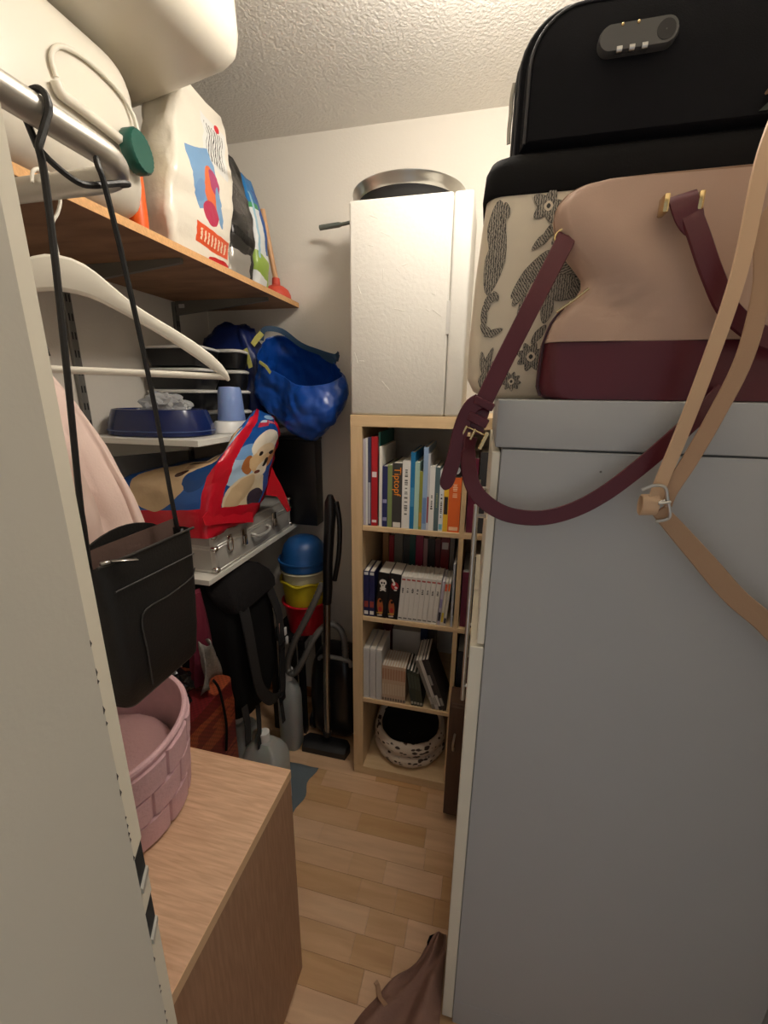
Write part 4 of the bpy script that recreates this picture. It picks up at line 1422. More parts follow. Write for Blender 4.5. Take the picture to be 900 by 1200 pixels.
M_dog = paint('dog_food_print', BL, [
    ('e', .13, .36, .12, .14, 20, LB), ('e', .10, .52, .05, .06, 0, S(120, 165, 215)), ('e', .24, .86, .10, .045, 20, S(150, 190, 225)), ('e', .16, .76, .05, .03, 0, S(210, 226, 240)),
    ('e', .175, .18, .105, .15, -15, CRM), ('e', .14, .20, .05, .12, -20, S(222, 196, 156)), ('e', .245, .16, .05, .06, 20, S(60, 52, 70)),
    ('e', .215, .56, .095, .115, 0, S(240, 232, 214)), ('e', .135, .40, .030, .085, 8, BRN), ('e', .215, .42, .075, .105, 0, S(228, 196, 150)), ('e', .285, .42, .022, .075, -8, S(190, 130, 82)), ('e', .22, .50, .06, .05, 0, S(234, 212, 176)),
    ('e', .235, .35, .042, .055, 0, S(244, 232, 210)), ('e', .190, .475, .012, .018, 0, KK), ('e', .268, .455, .011, .016, 0, KK), ('e', .252, .385, .022, .034, 0, KK), ('e', .205, .325, .022, .012, 0, S(110, 60, 50)), ('e', .225, .285, .02, .02, 0, S(240, 226, 200)),
    ('r', .15, .735, .05, .022, 8, S(206, 60, 80)), ('r', .25, .765, .075, .020, -8, S(206, 70, 90)), ('r', .25, .765, .06, .010, -8, S(240, 210, 216), 1.4, 2.5, .55),
    ('r', .02, .5, .045, .6, 0, RD), ('r', UF - .002, .5, .022, .6, 0, RD), ('r', .5, .02, .8, .105, 0, RD),
    ('e', .83, .42, .12, .30, 0, S(206, 178, 140)), ('e', .80, .55, .07, .16, 20, S(196, 166, 130)), ('e', .775, .50, .03, .07, 0, S(96, 56, 36)), ('e', .85, .60, .03, .08, 40, S(150, 96, 60)), ('e', .875, .36, .016, .03, 0, S(70, 40, 30)),
    ('e', .945, .38, .042, .17, 0, S(20, 66, 126)), ('e', .95, .62, .03, .10, -20, S(150, 180, 205)), ('r', .992, .5, .012, .6, 0, RD), ('r', .5, .0, .8, .11, 0, RD)],
    uv=True, rough=.22, bump=.3, bscale=40, wob=.012, wscale=14)
dg = thing('dog_food_bag', 'red and blue dog food bag printed with a puppy lying on the aluminium case', 'bag', (-.9, 1.28, CZ1))
obj('sack', bm, M_dog, dg, angle=80)
bm = new_bm()
fp = [aX(319, 548, -.745), aX(323, 556, -.742), aX(334, 578, -.738), aX(341, 598, -.736), aX(337, 600, -.738), aX(325, 582, -.742), aX(312, 580, -.748)]
add_prism(bm, fp, (-.004, .002, 0))
subdivide(bm, 1)
wrinkle(bm, .002, 60, 3)
obj('side_flap', bm, mat('red_foil', S(204, 24, 40), .25, bump=.3, bscale=60), dg, angle=50)
bm = new_bm()
fp = [aX(238, 607, -.787), aX(243, 600, -.785), aX(296, 600, -.766), aX(297, 612, -.765), aX(270, 613, -.772), aX(240, 616, -.785)]
add_prism(bm, fp, (-.003, 0, 0))
subdivide(bm, 1)
wrinkle(bm, .0015, 60, 5)
obj('bottom_fold', bm, mat('red_foil_fold', S(196, 24, 42), .25, bump=.3, bscale=60), dg, angle=50)

# black box under the blue bag
kb = thing('black_box', 'matt black storage box upright at the end of the lower white shelf', 'box', (-.84, 1.675, Z2))
bxo('body', (-.99, -.690, 1.645, 1.722, Z2 + .0006, 1.345), M_black, kb, bev=.004, seg=2)
bxo('lid', (-.992, -.688, 1.643, 1.724, 1.3455, 1.358), M_black, kb, bev=.003, seg=2)

# ------------------------------------------------------------------ under the shelves: buckets, stool, backpack, bags, cans
bcx, bcy = -.735, 1.590
st = thing('step_stool', 'small black plastic stool carrying the stacked buckets', 'stool', (bcx - .03, bcy, 0))
bxo('seat', (bcx - .14, bcx + .028, bcy - .11, bcy + .11, .475, .4995), M_black, st, bev=.006, seg=2)
for sx in (-.125, .012):
    for sy in (-.095, .095):
        bxo('leg', (bcx + sx - .012, bcx + sx + .012, bcy + sy - .012, bcy + sy + .012, .0005, .4745), M_black, st)


def bucket(name, lab, col, z0, z1, r0, r1, lip=True, wavy=0.0):
    t = thing(name, lab, 'bucket', (bcx, bcy, z0), 'nested buckets')
    mm = mat(name + '_plastic', S(*col), .35)
    bm = new_bm()
    add_lathe(bm, [(r0 * .1, z0), (r0, z0), (r1, z1), (r1 - .002, z1), (r0 * .97, z0 + .004), (r0 * .1, z0 + .004)], bcx, bcy, 40, cap=False)
    obj('shell', bm, mm, t)
    bm = new_bm()
    rp = [Vector((bcx + (r1 + .004) * math.cos(a), bcy + (r1 + .004) * math.sin(a), z1 - .003 + wavy * math.sin(6 * a + 1.2))) for a in [2 * PI * k / 48 for k in range(48)]]
    add_tube(bm, rp, .0055, 8, closed=True)
    obj('rim', bm, mm, t)
    return t


bucket('red_bucket', 'red plastic bucket lowest of the nested buckets', (196, 26, 44), .5000, .648, .078, .098)
bucket('yellow_bucket', 'yellow plastic bucket with wavy rim nested in the red one', (206, 186, 40), .535, .752, .080, .100, wavy=.006)
bucket('white_bucket', 'off white plastic bucket nested in the yellow one', (206, 200, 172), .575, .800, .080, .0975)
bl = thing('blue_bowl', 'blue plastic basin upside down on the nested buckets', 'basin', (bcx, bcy, .806), 'nested buckets')
M_bbowl = mat('blue_basin', S(26, 80, 140), .4)
bm = new_bm()
add_lathe(bm, [(.106, .8066), (.107, .826), (.105, .838), (.0985, .852), (.095, .870), (.085, .905), (.066, .928), (.04, .940), (.001, .944)], bcx, bcy, 44, cap=False)
obj('shell', bm, M_bbowl, bl)
bm = new_bm()
add_tube(bm, [Vector((bcx + .108 * math.cos(a), bcy + .108 * math.sin(a), .843)) for a in [2 * PI * k / 48 for k in range(48)]], .005, 8, closed=True)
obj('rim', bm, M_bbowl, bl)

bp = thing('backpack', 'black backpack with dangling straps hanging below the lower white shelf', 'backpack', (-.86, 1.19, .40))
bm = new_bm()
rings = []
for z, x0, x1, y0, y1 in ((.395, -.96, -.78, 1.11, 1.29), (.41, -.98, -.755, 1.08, 1.32), (.50, -.99, -.740, 1.06, 1.335), (.65, -.99, -.735, 1.055, 1.335), (.78, -.99, -.738, 1.06, 1.33), (.86, -.985, -.745, 1.07, 1.325), (.905, -.97, -.765, 1.09, 1.31), (.922, -.94, -.80, 1.13, 1.28)):
    rings.append(rrect((x0 + x1) / 2, (y0 + y1) / 2, (x1 - x0) / 2, (y1 - y0) / 2, z, .05, 6))
add_loft(bm, rings)
subdivide(bm, 1)
wrinkle(bm, .008, 11, 4)
obj('body', bm, M_blackm, bp, angle=80)
bm = new_bm()
rings = []
for z, x0, x1, y0, y1 in ((.845, -.80, -.724, 1.07, 1.33), (.87, -.83, -.728, 1.065, 1.335), (.90, -.86, -.740, 1.075, 1.325), (.930, -.89, -.765, 1.10, 1.30), (.942, -.88, -.80, 1.13, 1.27)):
    rings.append(rrect((x0 + x1) / 2, (y0 + y1) / 2, (x1 - x0) / 2, (y1 - y0) / 2, z, .034, 6))
add_loft(bm, rings)
wrinkle(bm, .004, 20, 2)
obj('top_lid', bm, mat('lid_cloth', S(24, 22, 23), .9, bump=.3, bscale=200, Specular_IOR_Level=.2), bp, angle=80)
M_web = mat('webbing', S(30, 29, 30), .8, bump=.3, bscale=400)
for k, (pp, wdt) in enumerate((([(-.730, 1.10, .85), (-.712, 1.09, .76), (-.708, 1.10, .64), (-.712, 1.13, .52), (-.715, 1.20, .42), (-.72, 1.27, .38)], .045),
                               ([(-.728, 1.27, .84), (-.708, 1.285, .74), (-.705, 1.29, .62), (-.710, 1.29, .50), (-.712, 1.29, .42), (-.715, 1.285, .36)], .040),
                               ([(-.715, 1.27, .385), (-.708, 1.265, .34), (-.703, 1.262, .29), (-.70, 1.262, .265)], .022), ([(-.735, 1.14, .44), (-.722, 1.12, .38), (-.716, 1.105, .33), (-.714, 1.10, .29)], .024),
                               ([(-.735, 1.06, .50), (-.722, 1.05, .44), (-.714, 1.035, .40), (-.712, 1.03, .375)], .03))):
    bm = new_bm()
    add_ribbon(bm, smooth_path(pp, 6), Vector((0.1, 1, 0.15)), wdt, .006 if wdt > .035 else .002)
    obj('strap', bm, M_web, bp)
for c_ in ((-.704, 1.285, .60), (-.705, 1.27, .375)):
    bm = new_bm()
    add_box(bm, c_[0] - .004, c_[0] + .006, c_[1] - .018, c_[1] + .018, c_[2] - .014, c_[2] + .014, bev=.003, seg=2)
    obj('buckle', bm, M_black, bp)
bm = new_bm()
add_box(bm, -.706, -.703, 1.275, 1.31, .655, .70, bev=.001)
obj('tag', bm, mat('pink_tag', S(186, 130, 116), .6), bp)
for c_ in ((-.70, 1.325, .60), (-.70, 1.315, .645)):
    bm = new_bm()
    add_box(bm, c_[0] - .004, c_[0] + .004, c_[1] - .008, c_[1] + .008, c_[2] - .016, c_[2] + .016, bev=.0035, seg=2)
    obj('clip', bm, M_whitepl, bp)

# woven red shopping bag
m, nt, p = base_mat('woven_plastic')
N, L = nt.nodes, nt.links
tc = N.new('ShaderNodeTexCoord')
ck = N.new('ShaderNodeTexChecker')
ck.inputs['Scale'].default_value = 125
wv = N.new('ShaderNodeTexNoise')
wv.inputs['Scale'].default_value = 9
mp = N.new('ShaderNodeMapping')
mp.inputs['Scale'].default_value = (.3, .3, 2.2)
L.new(tc.outputs['Object'], mp.inputs[0]); L.new(mp.outputs[0], wv.inputs['Vector'])
cr = N.new('ShaderNodeValToRGB')
cr.color_ramp.interpolation = 'CONSTANT'
cr.color_ramp.elements[0].position = 0; cr.color_ramp.elements[0].color = S(112, 28, 30)
cr.color_ramp.elements[1].position = .46; cr.color_ramp.elements[1].color = S(158, 76, 46)
el = cr.color_ramp.elements.new(.6); el.color = S(124, 42, 34)
L.new(wv.outputs['Fac'], cr.inputs[0])
mx = N.new('ShaderNodeMix'); mx.data_type = 'RGBA'; mx.blend_type = 'MULTIPLY'
mx.inputs[0].default_value = .55
L.new(tc.outputs['Object'], ck.inputs['Vector'])
L.new(cr.outputs[0], mx.inputs[6]); L.new(ck.outputs['Color'], mx.inputs[7])
ck.inputs['Color1'].default_value = (1, 1, 1, 1); ck.inputs['Color2'].default_value = (.35, .3, .25, 1)
L.new(mx.outputs[2], p.inputs['Base Color'])
p.inputs['Roughness'].default_value = .45
wb = thing('shopping_bag', 'woven red and orange plastic shopping bag behind the oak chest', 'bag', (-.87, .90, 0))
bm = new_bm()
add_loft(bm, [rrect(-.865, .885, hx, hy, z, .02, 4) for z, hx, hy in ((.0006, .10, .12), (.02, .11, .13), (.3, .118, .145), (.55, .120, .150), (.635, .118, .152))])
subdivide(bm, 1)
wrinkle(bm, .006, 12, 6)
for v in bm.verts:
    v.co.z = max(v.co.z, .0006)
    v.co.y = max(v.co.y, .716)
obj('body', bm, m, wb, angle=70)
bm = new_bm()
add_tube(bm, smooth_path([(-.743, .93, .70), (-.738, .945, .66), (-.736, .955, .58), (-.737, .96, .50), (-.74, .95, .42)], 5), .004, 8)
obj('cord_handle', bm, M_blackm, wb)
bm = new_bm()
bmesh.ops.create_icosphere(bm, subdivisions=4, radius=1)
for v in bm.verts:
    n3 = noise.noise(v.co * 2.2 + Vector((3, 1, 2))) * .3 + noise.noise(v.co * 5) * .18
    v.co = Vector((-.845 + v.co.x * .085 * (1 + n3), .835 + v.co.y * .085 * (1 + n3), .708 + v.co.z * .058 * (1 + n3)))
tag(obj('bin_bag', bm, mat('black_film', S(14, 14, 15), .2), angle=30), 'crumpled shiny black plastic bag on the woven shopping bag', 'bag')
bm = new_bm()
rows = []
for i in range(9):
    for j in range(9):
        u, v_ = i / 8, j / 8
        yv = .955 + .075 * (v_ - .5) * (.4 + .9 * (1 - u))
        rows.append(bm.verts.new((-.775 + .016 * math.sin(7 * v_ + 3 * u), yv,   .655 + .150 * u + .012 * math.sin(9 * v_))))
for i in range(8):
    for j in range(8):
        bm.faces.new((rows[i * 9 + j], rows[i * 9 + j + 1], rows[(i + 1) * 9 + j + 1], rows[(i + 1) * 9 + j]))
o = obj('mesh_sack', bm, mat('silver_mesh', S(140, 136, 130), .4, .3, var=.5, vscale=160), angle=80)
o.modifiers.new('t', 'SOLIDIFY').thickness = .003
tag(o, 'grey mesh sack end sticking up out of the woven bag', 'sack')
# maroon cloth hanging under the shelf
bm = new_bm()
rings = []
for i in range(14):
    t = i / 13
    z = .9505 - t * .30
    rings.append([Vector((-.825 + (.016 + .006 * t) * (1 + .25 * math.sin(3 * a + t * 3)) * math.cos(a), 0.985 + .012 * math.sin(3 * t) + (.030 + .018 * t) * (1 + .18 * math.sin(5 * a + t)) * math.sin(a), z)) for a in [2 * PI * k / 28 for k in range(28)]])
add_loft(bm, rings)
tag(obj('maroon_apron', bm, mat('maroon_cloth', S(104, 18, 44), .8, bump=.2), angle=80), 'dark maroon cloth hanging down under the lower white shelf', 'cloth')

# translucent water cans on the floor
M_milky = mat('milky_plastic', S(196, 200, 198), .3, var=.04, Transmission_Weight=.35, Subsurface_Weight=.2, Subsurface_Scale=.03)


def can(lab, cx, cy, hx, hy, h, capz, capx):
    t = thing('water_can', lab, 'canister', (cx, cy, 0), 'translucent water cans')
    bm = new_bm()
    add_loft(bm, [rrect(cx, cy, hx * a, hy * a, z, .03 * a, 5) for a, z in ((.9, .0012), (1, .012), (1, h * .72), (.93, h * .82), (.72, h * .92), (.42, h)) for z in (z,)])
    obj('body', bm, M_milky, t)
    bm = new_bm()
    add_lathe(bm, [(.020, h + .0006), (.020, capz), (.001, capz + .001)], cx, cy, 20)
    obj('cap', bm, M_whitepl, t)
    bm = new_bm()
    add_tube(bm, smooth_path([(cx - hx * .55, cy, h * .90), (cx - hx * .5, cy, h + .02), (cx - hx * .2, cy, h + .035), (cx - .01, cy, h + .01)], 5), .009, 8)
    obj('handle', bm, M_milky, t)


can('milky plastic water can with white cap closest to the oak chest', -.712, 1.130, .078, .060, .300, .335, 0)
can('tall milky plastic water can beside the vacuum cleaner', -.750, 1.415, .047, .044, .345, .395, 0)
can('wide milky plastic water can under the dangling backpack straps', -.86, 1.19, .065, .075, .300, .33, 0)
bm = new_bm()
nn = 16
vs_ = [[bm.verts.new((-.93 + .335 * i / nn + (.010 * math.sin(j * .9)), 1.02 + .30 * j / nn, .0028 + .0016 * math.sin(i * 1.3 + j * .7))) for j in range(nn + 1)] for i in range(nn + 1)]
for i in range(nn):
    for j in range(nn):
        bm.faces.new((vs_[i][j], vs_[i + 1][j], vs_[i + 1][j + 1], vs_[i][j + 1]))
o = obj('floor_mat', bm, mat('blue_grey_cloth', S(104, 116, 124), .95, bump=.4, bscale=300, var=.15), angle=80)
o.modifiers.new('t', 'SOLIDIFY').thickness = .0012
tag(o, 'blue grey cloth mat on the floor under the water cans', 'mat')

# ------------------------------------------------------------------ vacuum cleaner
vc = thing('vacuum_cleaner', 'black canister vacuum cleaner standing upright beside the bookcase', 'vacuum', (-.59, 1.5, 0))
bm = new_bm()
rings = []
for z, hx, hy in ((.02, .09, .07), (.035, .105, .085), (.12, .112, .100), (.25, .112, .105), (.36, .105, .098), (.42, .090, .08), (.445, .06, .05)):
    rings.append(rrect(-.578, 1.560, hx, hy, z, min(hx, hy) * .6, 6))
add_loft(bm, rings)
obj('body', bm, mat('vacuum_black', S(18, 18, 19), .3), vc, subsurf=1)
bm = new_bm()
add_tube(bm, smooth_path([aY(374, 772, 1.475), aY(378, 769, 1.468), aY(395, 771, 1.468), aY(409, 775, 1.468), aY(411, 781, 1.475)], 5), .009, 10)
obj('carry_handle', bm, mat('grey_plastic', S(120, 120, 118), .35), vc)
for x in (-.690, -.478):
    bm = new_bm()
    add_lathe(bm, [(.001, -.012), (.044, -.012), (.048, -.008), (.048, .008), (.044, .012), (.02, .013), (.001, .010)], 0, 0, 28, M=Matrix.Translation((x, 1.545, .0485)) @ RM(PI / 2, 4, 'Y'))
    obj('wheel', bm, M_black, vc)
bm = new_bm()
add_loft(bm, [[Vector((x, yv, z)) for x, yv, z in ((-.690, 1.385 + e, z0), (-.490, 1.385 + e, z0), (-.480, 1.43, z0), (-.500, 1.455, z0), (-.68, 1.455, z0), (-.700, 1.43, z0))] for z0, e in ((.001, 0), (.028, 0), (.042, .02))])
obj('floor_nozzle', bm, M_black, vc)
bm = new_bm()
ya = 1.425
wb0, wb1, wb2, wb3 = Vector((-.585, ya, .05)), aY(383, 800, ya), aY(383, 705, ya), aY(384, 690, ya)
add_tube(bm, [wb0 + Vector((0, 0, .03)), aY(384, 856, ya)], .019, 14)
obj('nozzle_joint', bm, M_black, vc)
bm = new_bm()
add_tube(bm, [aY(384, 856, ya), wb1, wb2], .0155, 16)
obj('wand', bm, mat('wand_steel', S(150, 150, 148), .25, 1.0), vc)
bm = new_bm()
add_tube(bm, [wb2 + Vector((0, 0, -.006)), wb3, aY(384, 660, ya), aY(386, 620, ya), aY(387, 600, ya), aY(387, 588, ya), aY(387, 580, ya)], [.018, .019, .0195, .021, .0225, .021, .010], 16)
add_tube(bm, smooth_path([aY(392, 680, ya), aY(397, 650, ya), aY(398, 615, ya), aY(394, 588, ya)], 5), .010, 10)
obj('wand_grip', bm, mat('grip_black', S(16, 16, 17), .3), vc)
bm = new_bm()
hp_ = smooth_path([aY(378, 684, 1.43), aY(364, 715, 1.41), aY(346, 750, 1.40), aY(338, 772, 1.40), aY(338, 786, 1.40), aY(346, 788, 1.40), aY(356, 772, 1.41), aY(368, 748, 1.43), aY(382, 733, 1.46), aY(395, 734, 1.475), aY(403, 748, 1.475), aY(405, 775, 1.48)], 16)
add_tube(bm, hp_, [.0150 if k % 2 else .0125 for k in range(len(hp_))], 12)
obj('hose', bm, mat('hose_grey', S(112, 110, 106), .35, .3), vc, smooth=True, angle=80)

# ------------------------------------------------------------------ pink felt basket on the chest
pb = thing('felt_basket', 'dusty pink woven felt basket standing on the oak chest', 'basket', (-.73, .53, .687))
M_felt = mat('pink_felt', S(216, 178, 184), .95, bump=.35, bscale=160, var=.10, vscale=40)
ZB = .6875
bcx2, bcy2 = -.722, .532
BR0, BR1 = .160, .178
HB = .195


def bpt(a, t, off=0.0):
    r = BR0 + (BR1 - BR0) * t + off
    hh = HB * (1.0 + .06 * math.cos(a - math.radians(70)))
    return Vector((bcx2 + r * math.cos(a), bcy2 + r * math.sin(a), ZB + .004 + t * hh))


bm = new_bm()
add_loft(bm, [[bpt(2 * PI * k / 64, t, off) for k in range(64)] for t, off in ((0, -.004), (1, -.004), (1, -.010), (.02, -.010))], cap=False)
bm.faces.new([bm.verts.new(bpt(2 * PI * k / 64, 0, -.005)) for k in range(64)])
obj('wall', bm, M_felt, pb)
NCOL, NROW = 14, 3
for rw in range(NROW):
    for c_ in range(NCOL):
        a0 = 2 * PI * (c_ + .5 * (rw % 2)) / NCOL + .010
        a1 = 2 * PI * (c_ + 1 + .5 * (rw % 2)) / NCOL - .010
        t0, t1 = rw / NROW * .93 + .008, (rw + 1) / NROW * .93 - .008
        rings = []
        for s_, o_ in ((0, -.0038), (.03, .0010), (.12, .0034), (.5, .0040), (.88, .0034), (.97, .0010), (1, -.0038)):
            a = a0 + (a1 - a0) * s_
            rings.append([bpt(a, t0, -.0038), bpt(a, t0 + .006, o_), bpt(a, t1 - .006, o_), bpt(a, t1, -.0038)])
        bm = new_bm()
        add_loft(bm, rings, cap=False, closed=False)
        obj('felt_strip', bm, M_felt, pb, angle=35)
bm = new_bm()
add_tube(bm, [bpt(2 * PI * k / 64, .985, -.006) for k in range(64)], .0065, 8, closed=True)
obj('rim', bm, M_felt, pb)
bm = new_bm()
add_lathe(bm, [(.001, ZB + .118), (.06, ZB + .128), (.10, ZB + .130), (.135, ZB + .118), (.150, ZB + .09), (.148, ZB + .04)], bcx2, bcy2, 40, cap=False)
wrinkle(bm, .006, 12, 3)
obj('cushion', bm, mat('mauve_plush', S(176, 138, 138), .95, bump=.4, bscale=120), pb, angle=80)

# ------------------------------------------------------------------ printed storage bag on the white cabinet
ZK = 1.5295
pg = thing('storage_bag', 'beige storage bag with black botanical print and black top band', 'bag', (.25, .95, ZK))
def q(x, y):
    v = aY(x, y, .80)
    return v.x, v.z


def sc_(p):
    return p * .80 / 490 / 1.02


M_bot = mat('printed_cotton', S(226, 214, 192), .5, var=.03, bump=.06, bscale=30)
M_ink = mat('print_ink', S(58, 54, 50), .6)


def hatch(name, ang, scale, share):
    m, nt, p = base_mat(name)
    N, L = nt.nodes, nt.links
    tc = N.new('ShaderNodeTexCoord')
    mp = N.new('ShaderNodeMapping')
    mp.inputs['Rotation'].default_value = (0, math.radians(ang), 0)
    wv = N.new('ShaderNodeTexWave')
    wv.inputs['Scale'].default_value = scale
    wv.inputs['Distortion'].default_value = 5.0
    wv.inputs['Detail'].default_value = 2.5
    wv.inputs['Detail Scale'].default_value = 3.0
    L.new(tc.outputs['Object'], mp.inputs[0]); L.new(mp.outputs[0], wv.inputs['Vector'])
    cr = N.new('ShaderNodeValToRGB')
    cr.color_ramp.elements[0].position = share - .08; cr.color_ramp.elements[0].color = S(78, 74, 68)
    cr.color_ramp.elements[1].position = share + .08; cr.color_ramp.elements[1].color = S(172, 163, 148)
    L.new(wv.outputs['Fac'], cr.inputs[0]); L.new(cr.outputs[0], p.inputs['Base Color'])
    p.inputs['Roughness'].default_value = .6
    return m


HATCH = [hatch('print_hatch', a_, 85, .45) for a_ in (0, 35, 70, 110, 145)]


def petal(bm, cx, cz, rx, ry, rot, y_, grow=1.0, n=16):
    """leaf shaped flat print, ry along its length, rot clockwise from upright"""
    c_, s_ = math.cos(math.radians(rot)), math.sin(math.radians(rot))
    pts = []
    for k in range(n):
        a = 2 * PI * k / n
        u = rx * grow * math.sin(a) * (1 - .25 * abs(math.cos(a)))
        w = ry * grow * math.cos(a)
        pts.append(Vector((cx + u * c_ + w * s_, y_, cz - u * s_ + w * c_)))
    bm.faces.new([bm.verts.new(p) for p in pts])


MOT = [0]


def motif(name, items, center=None):
    """items: (px, py, rx, ry, rot) petals in photo pixels, drawn at the bag front"""
    MOT[0] += 1
    FY = .8012 - .00012 * MOT[0]
    bm = new_bm()
    for (x, y, rx, ry, rot) in items:
        a, b = q(x, y)
        petal(bm, a, b, sc_(rx) + .0006, sc_(ry) + .0006, rot, FY + .00006)
    o = obj(name, bm, M_ink, pg, smooth=False)
    bm = new_bm()
    for (x, y, rx, ry, rot) in items:
        a, b = q(x, y)
        petal(bm, a, b, sc_(rx), sc_(ry), rot, FY - .00001 * len(bm.faces))
    obj('hatching', bm, HATCH[int(abs(items[0][4]) / 36) % 5], o, smooth=False)
    if center:
        x, y, r = center
        a, b = q(x, y)
        bm = new_bm()
        petal(bm, a, b, sc_(r), sc_(r), 0, FY - .0004)
        obj('centre', bm, M_bot, o, smooth=False)
        bm = new_bm()
        petal(bm, a, b, sc_(r * .45), sc_(r * .5), 0, FY - .0005)
        obj('eye', bm, M_ink, o, smooth=False)


def petals(x, y, r, n, w):
    return [(x + r * .6 * math.sin(2 * PI * k / n + .3), y - r * .6 * math.cos(2 * PI * k / n + .3), r * w, r * .48, 360 * k / n + 17) for k in range(n)]


motif('leaf_print', [(582, 268, 9, 25, 3)])
motif('leaf_print', [(580, 306, 10, 32, 10)])
motif('leaf_print', [(594, 246, 3, 7, -15), (592, 252, 2.5, 5, 15)])
motif('flower_print', petals(643, 241, 17, 5, .30), (643, 241, 4.5))
motif('flower_print', petals(622, 418, 15, 8, .25), (622, 418, 5))
motif('flower_print', petals(599, 447, 10, 9, .2), (599, 447, 3.5))
motif('leaf_print', [(634, 282, 3.5, 11, 45), (641, 275, 3, 9, 20), (648, 270, 3, 9, 55), (652, 278, 2.5, 7, 30)])
motif('leaf_print', [(621, 322, 7, 27, 38), (612, 340, 5, 17, 30)])
motif('leaf_print', [(666, 310, 7, 24, 108), (672, 318, 5, 18, 100)])
motif('leaf_print', [(668, 340, 8, 16, 60), (680, 334, 6, 10, 20)])
motif('berry_print', [(648 + 7 * (i % 4) - 3 * (i // 4), 326 + 7 * (i // 4), 4, 4, 40 * i) for i in range(16)])
motif('leaf_print', [(641, 362, 6, 14, 8), (636, 352, 4, 12, -10)])
motif('leaf_print', [(612, 358, 3, 11, 20)])
motif('leaf_print', [(631, 392, 4, 11, 35)])
motif('vine_print', [(575, 350, 4, 8, 50), (581, 347, 2.5, 5, -30), (571, 358, 3, 6, 0), (567, 372, 3, 12, -4), (570, 388, 4, 9, -45), (578, 390, 3, 10, 70)])
motif('pineapple_print', [(571, 425, 3, 16, 18), (566, 428, 3, 14, -10), (577, 430, 2.5, 13, 38), (573, 436, 3, 14, 25), (567, 447, 6, 9, 0)])
rings = []
for z, x0, yo in ((ZK + .0006, -.006, .012), (ZK + .012, -.028, .004), (ZK + .035, -.040, 0), (ZK + .10, -.040, 0), (ZK + .20, -.036, 0), (ZK + .27, -.030, .001), (1.842, -.026, .002)):
    rings.append(rrect((x0 + .56) / 2, (.802 + yo + 1.10 - yo) / 2, (.56 - x0) / 2, (1.10 - .802) / 2 - yo, z, .030, 6))
bm = new_bm()
add_loft(bm, rings)
obj('printed_body', bm, M_bot, pg, angle=50)
bm = new_bm()
rings = []
for z, x0, yo in ((1.8425, -.031, -.001), (1.845, -.032, -.002), (1.88, -.029, -.001), (1.895, -.022, .004), (1.902, -.008, .014)):
    rings.append(rrect((x0 + .56) / 2, (.802 + 1.10) / 2, (.56 - x0) / 2, (1.10 - .802) / 2 - yo, z, .030, 6))
add_loft(bm, rings)
obj('black_lid', bm, mat('black_cloth_lid', S(19, 18, 19), .9, bump=.1, bscale=300, Specular_IOR_Level=.2), pg, angle=50)
# ------------------------------------------------------------------ black suitcase on top
su = thing('suitcase', 'black fabric suitcase with combination lock lying on the printed storage bag', 'suitcase', (.3, 1.0, 1.903))
SZ0 = 1.9028
M_suit = mat('suitcase_cloth', S(17, 17, 21), .9, bump=.12, bscale=500, var=.1, Specular_IOR_Level=.2)


def sring(yv, ins, top, x0=.010, x1=.66, r=.075):
    """suitcase outline in the xz plane with rounded upper corners"""
    out = []
    a0, a1, zt, zb = x0 + ins, x1 - ins, top - ins, SZ0 + ins * .4
    rr = r - ins * .5
    out.append(Vector((a0, yv, zb)))
    for k in range(9):
        a = PI - PI / 2 * k / 8
        out.append(Vector((a0 + rr + rr * math.cos(a), yv, zt - rr + rr * math.sin(a))))
    for k in range(9):
        a = PI / 2 - PI / 2 * k / 8
        out.append(Vector((a1 - rr + rr * math.cos(a), yv, zt - rr + rr * math.sin(a))))
    out.append(Vector((a1, yv, zb)))
    return out


STOP = 2.085
bm = new_bm()
add_loft(bm, [sring(1.19, .01, STOP), sring(1.18, .0, STOP), sring(.835, 0, STOP), sring(.823, .004, STOP)])
obj('shell', bm, M_suit, su, angle=40)
bm = new_bm()
add_loft(bm, [sring(.8225, .010, STOP), sring(.806, .016, STOP), sring(.802, .022, STOP)])
obj('front_panel', bm, M_suit, su, angle=40)
bm = new_bm()
add_tube(bm, [p + Vector((0, -.002, 0)) for p in sring(.806, .0155, STOP)], .0022, 8)
add_tube(bm, [p + Vector((0, 0, 0)) for p in sring(.826, .002, STOP)], .0022, 8)
obj('piping', bm, mat('suitcase_piping', S(40, 40, 44), .5), su)
bm = new_bm()
add_tube(bm, [p for p in sring(.850, -.001, STOP)], .003, 8)
obj('zip', bm, mat('suit_zip', S(56, 56, 58), .4, .5), su)
for pts in ([Vector((.0055, .832, 1.925)), Vector((.0045, .830, 1.945)), Vector((.0055, .830, 1.962))], [Vector((.0055, .836, 1.966)), Vector((.0050, .834, 1.985)), Vector((.0075, .832, 2.004))]):
    bm = new_bm()
    add_ribbon(bm, [p + Vector((-.003, 0, 0)) for p in smooth_path(pts, 3)], Vector((.8, -.5, 0)), .007, .003)
    obj('zip_pull', bm, M_steel, su)
bm = new_bm()
add_prism(bm, [Vector((.333, .8015, SZ0 + .012)), Vector((.40, .8015, SZ0 + .012)), Vector((.40, .8015, SZ0 + .055)), Vector((.362, .8015, SZ0 + .040))], (0, -.001, 0))
obj('corner_patch', bm, mat('olive_patch', S(70, 78, 70), .8), su, smooth=False)
lc = aY(747, 43, .795)
lk_p = thing  # keep name short
rings = []
for yv, k in ((.8018, 1.0), (.793, 1.0), (.789, .9)):
    rg = []
    for j in range(32):
        a = 2 * PI * j / 32
        hx, r_ = .034, .0165 * k
        rg.append(Vector((lc.x + (hx if math.cos(a) > 0 else -hx) + r_ * math.cos(a), yv, lc.z + r_ * math.sin(a))))
    rings.append(rg)
bm = new_bm()
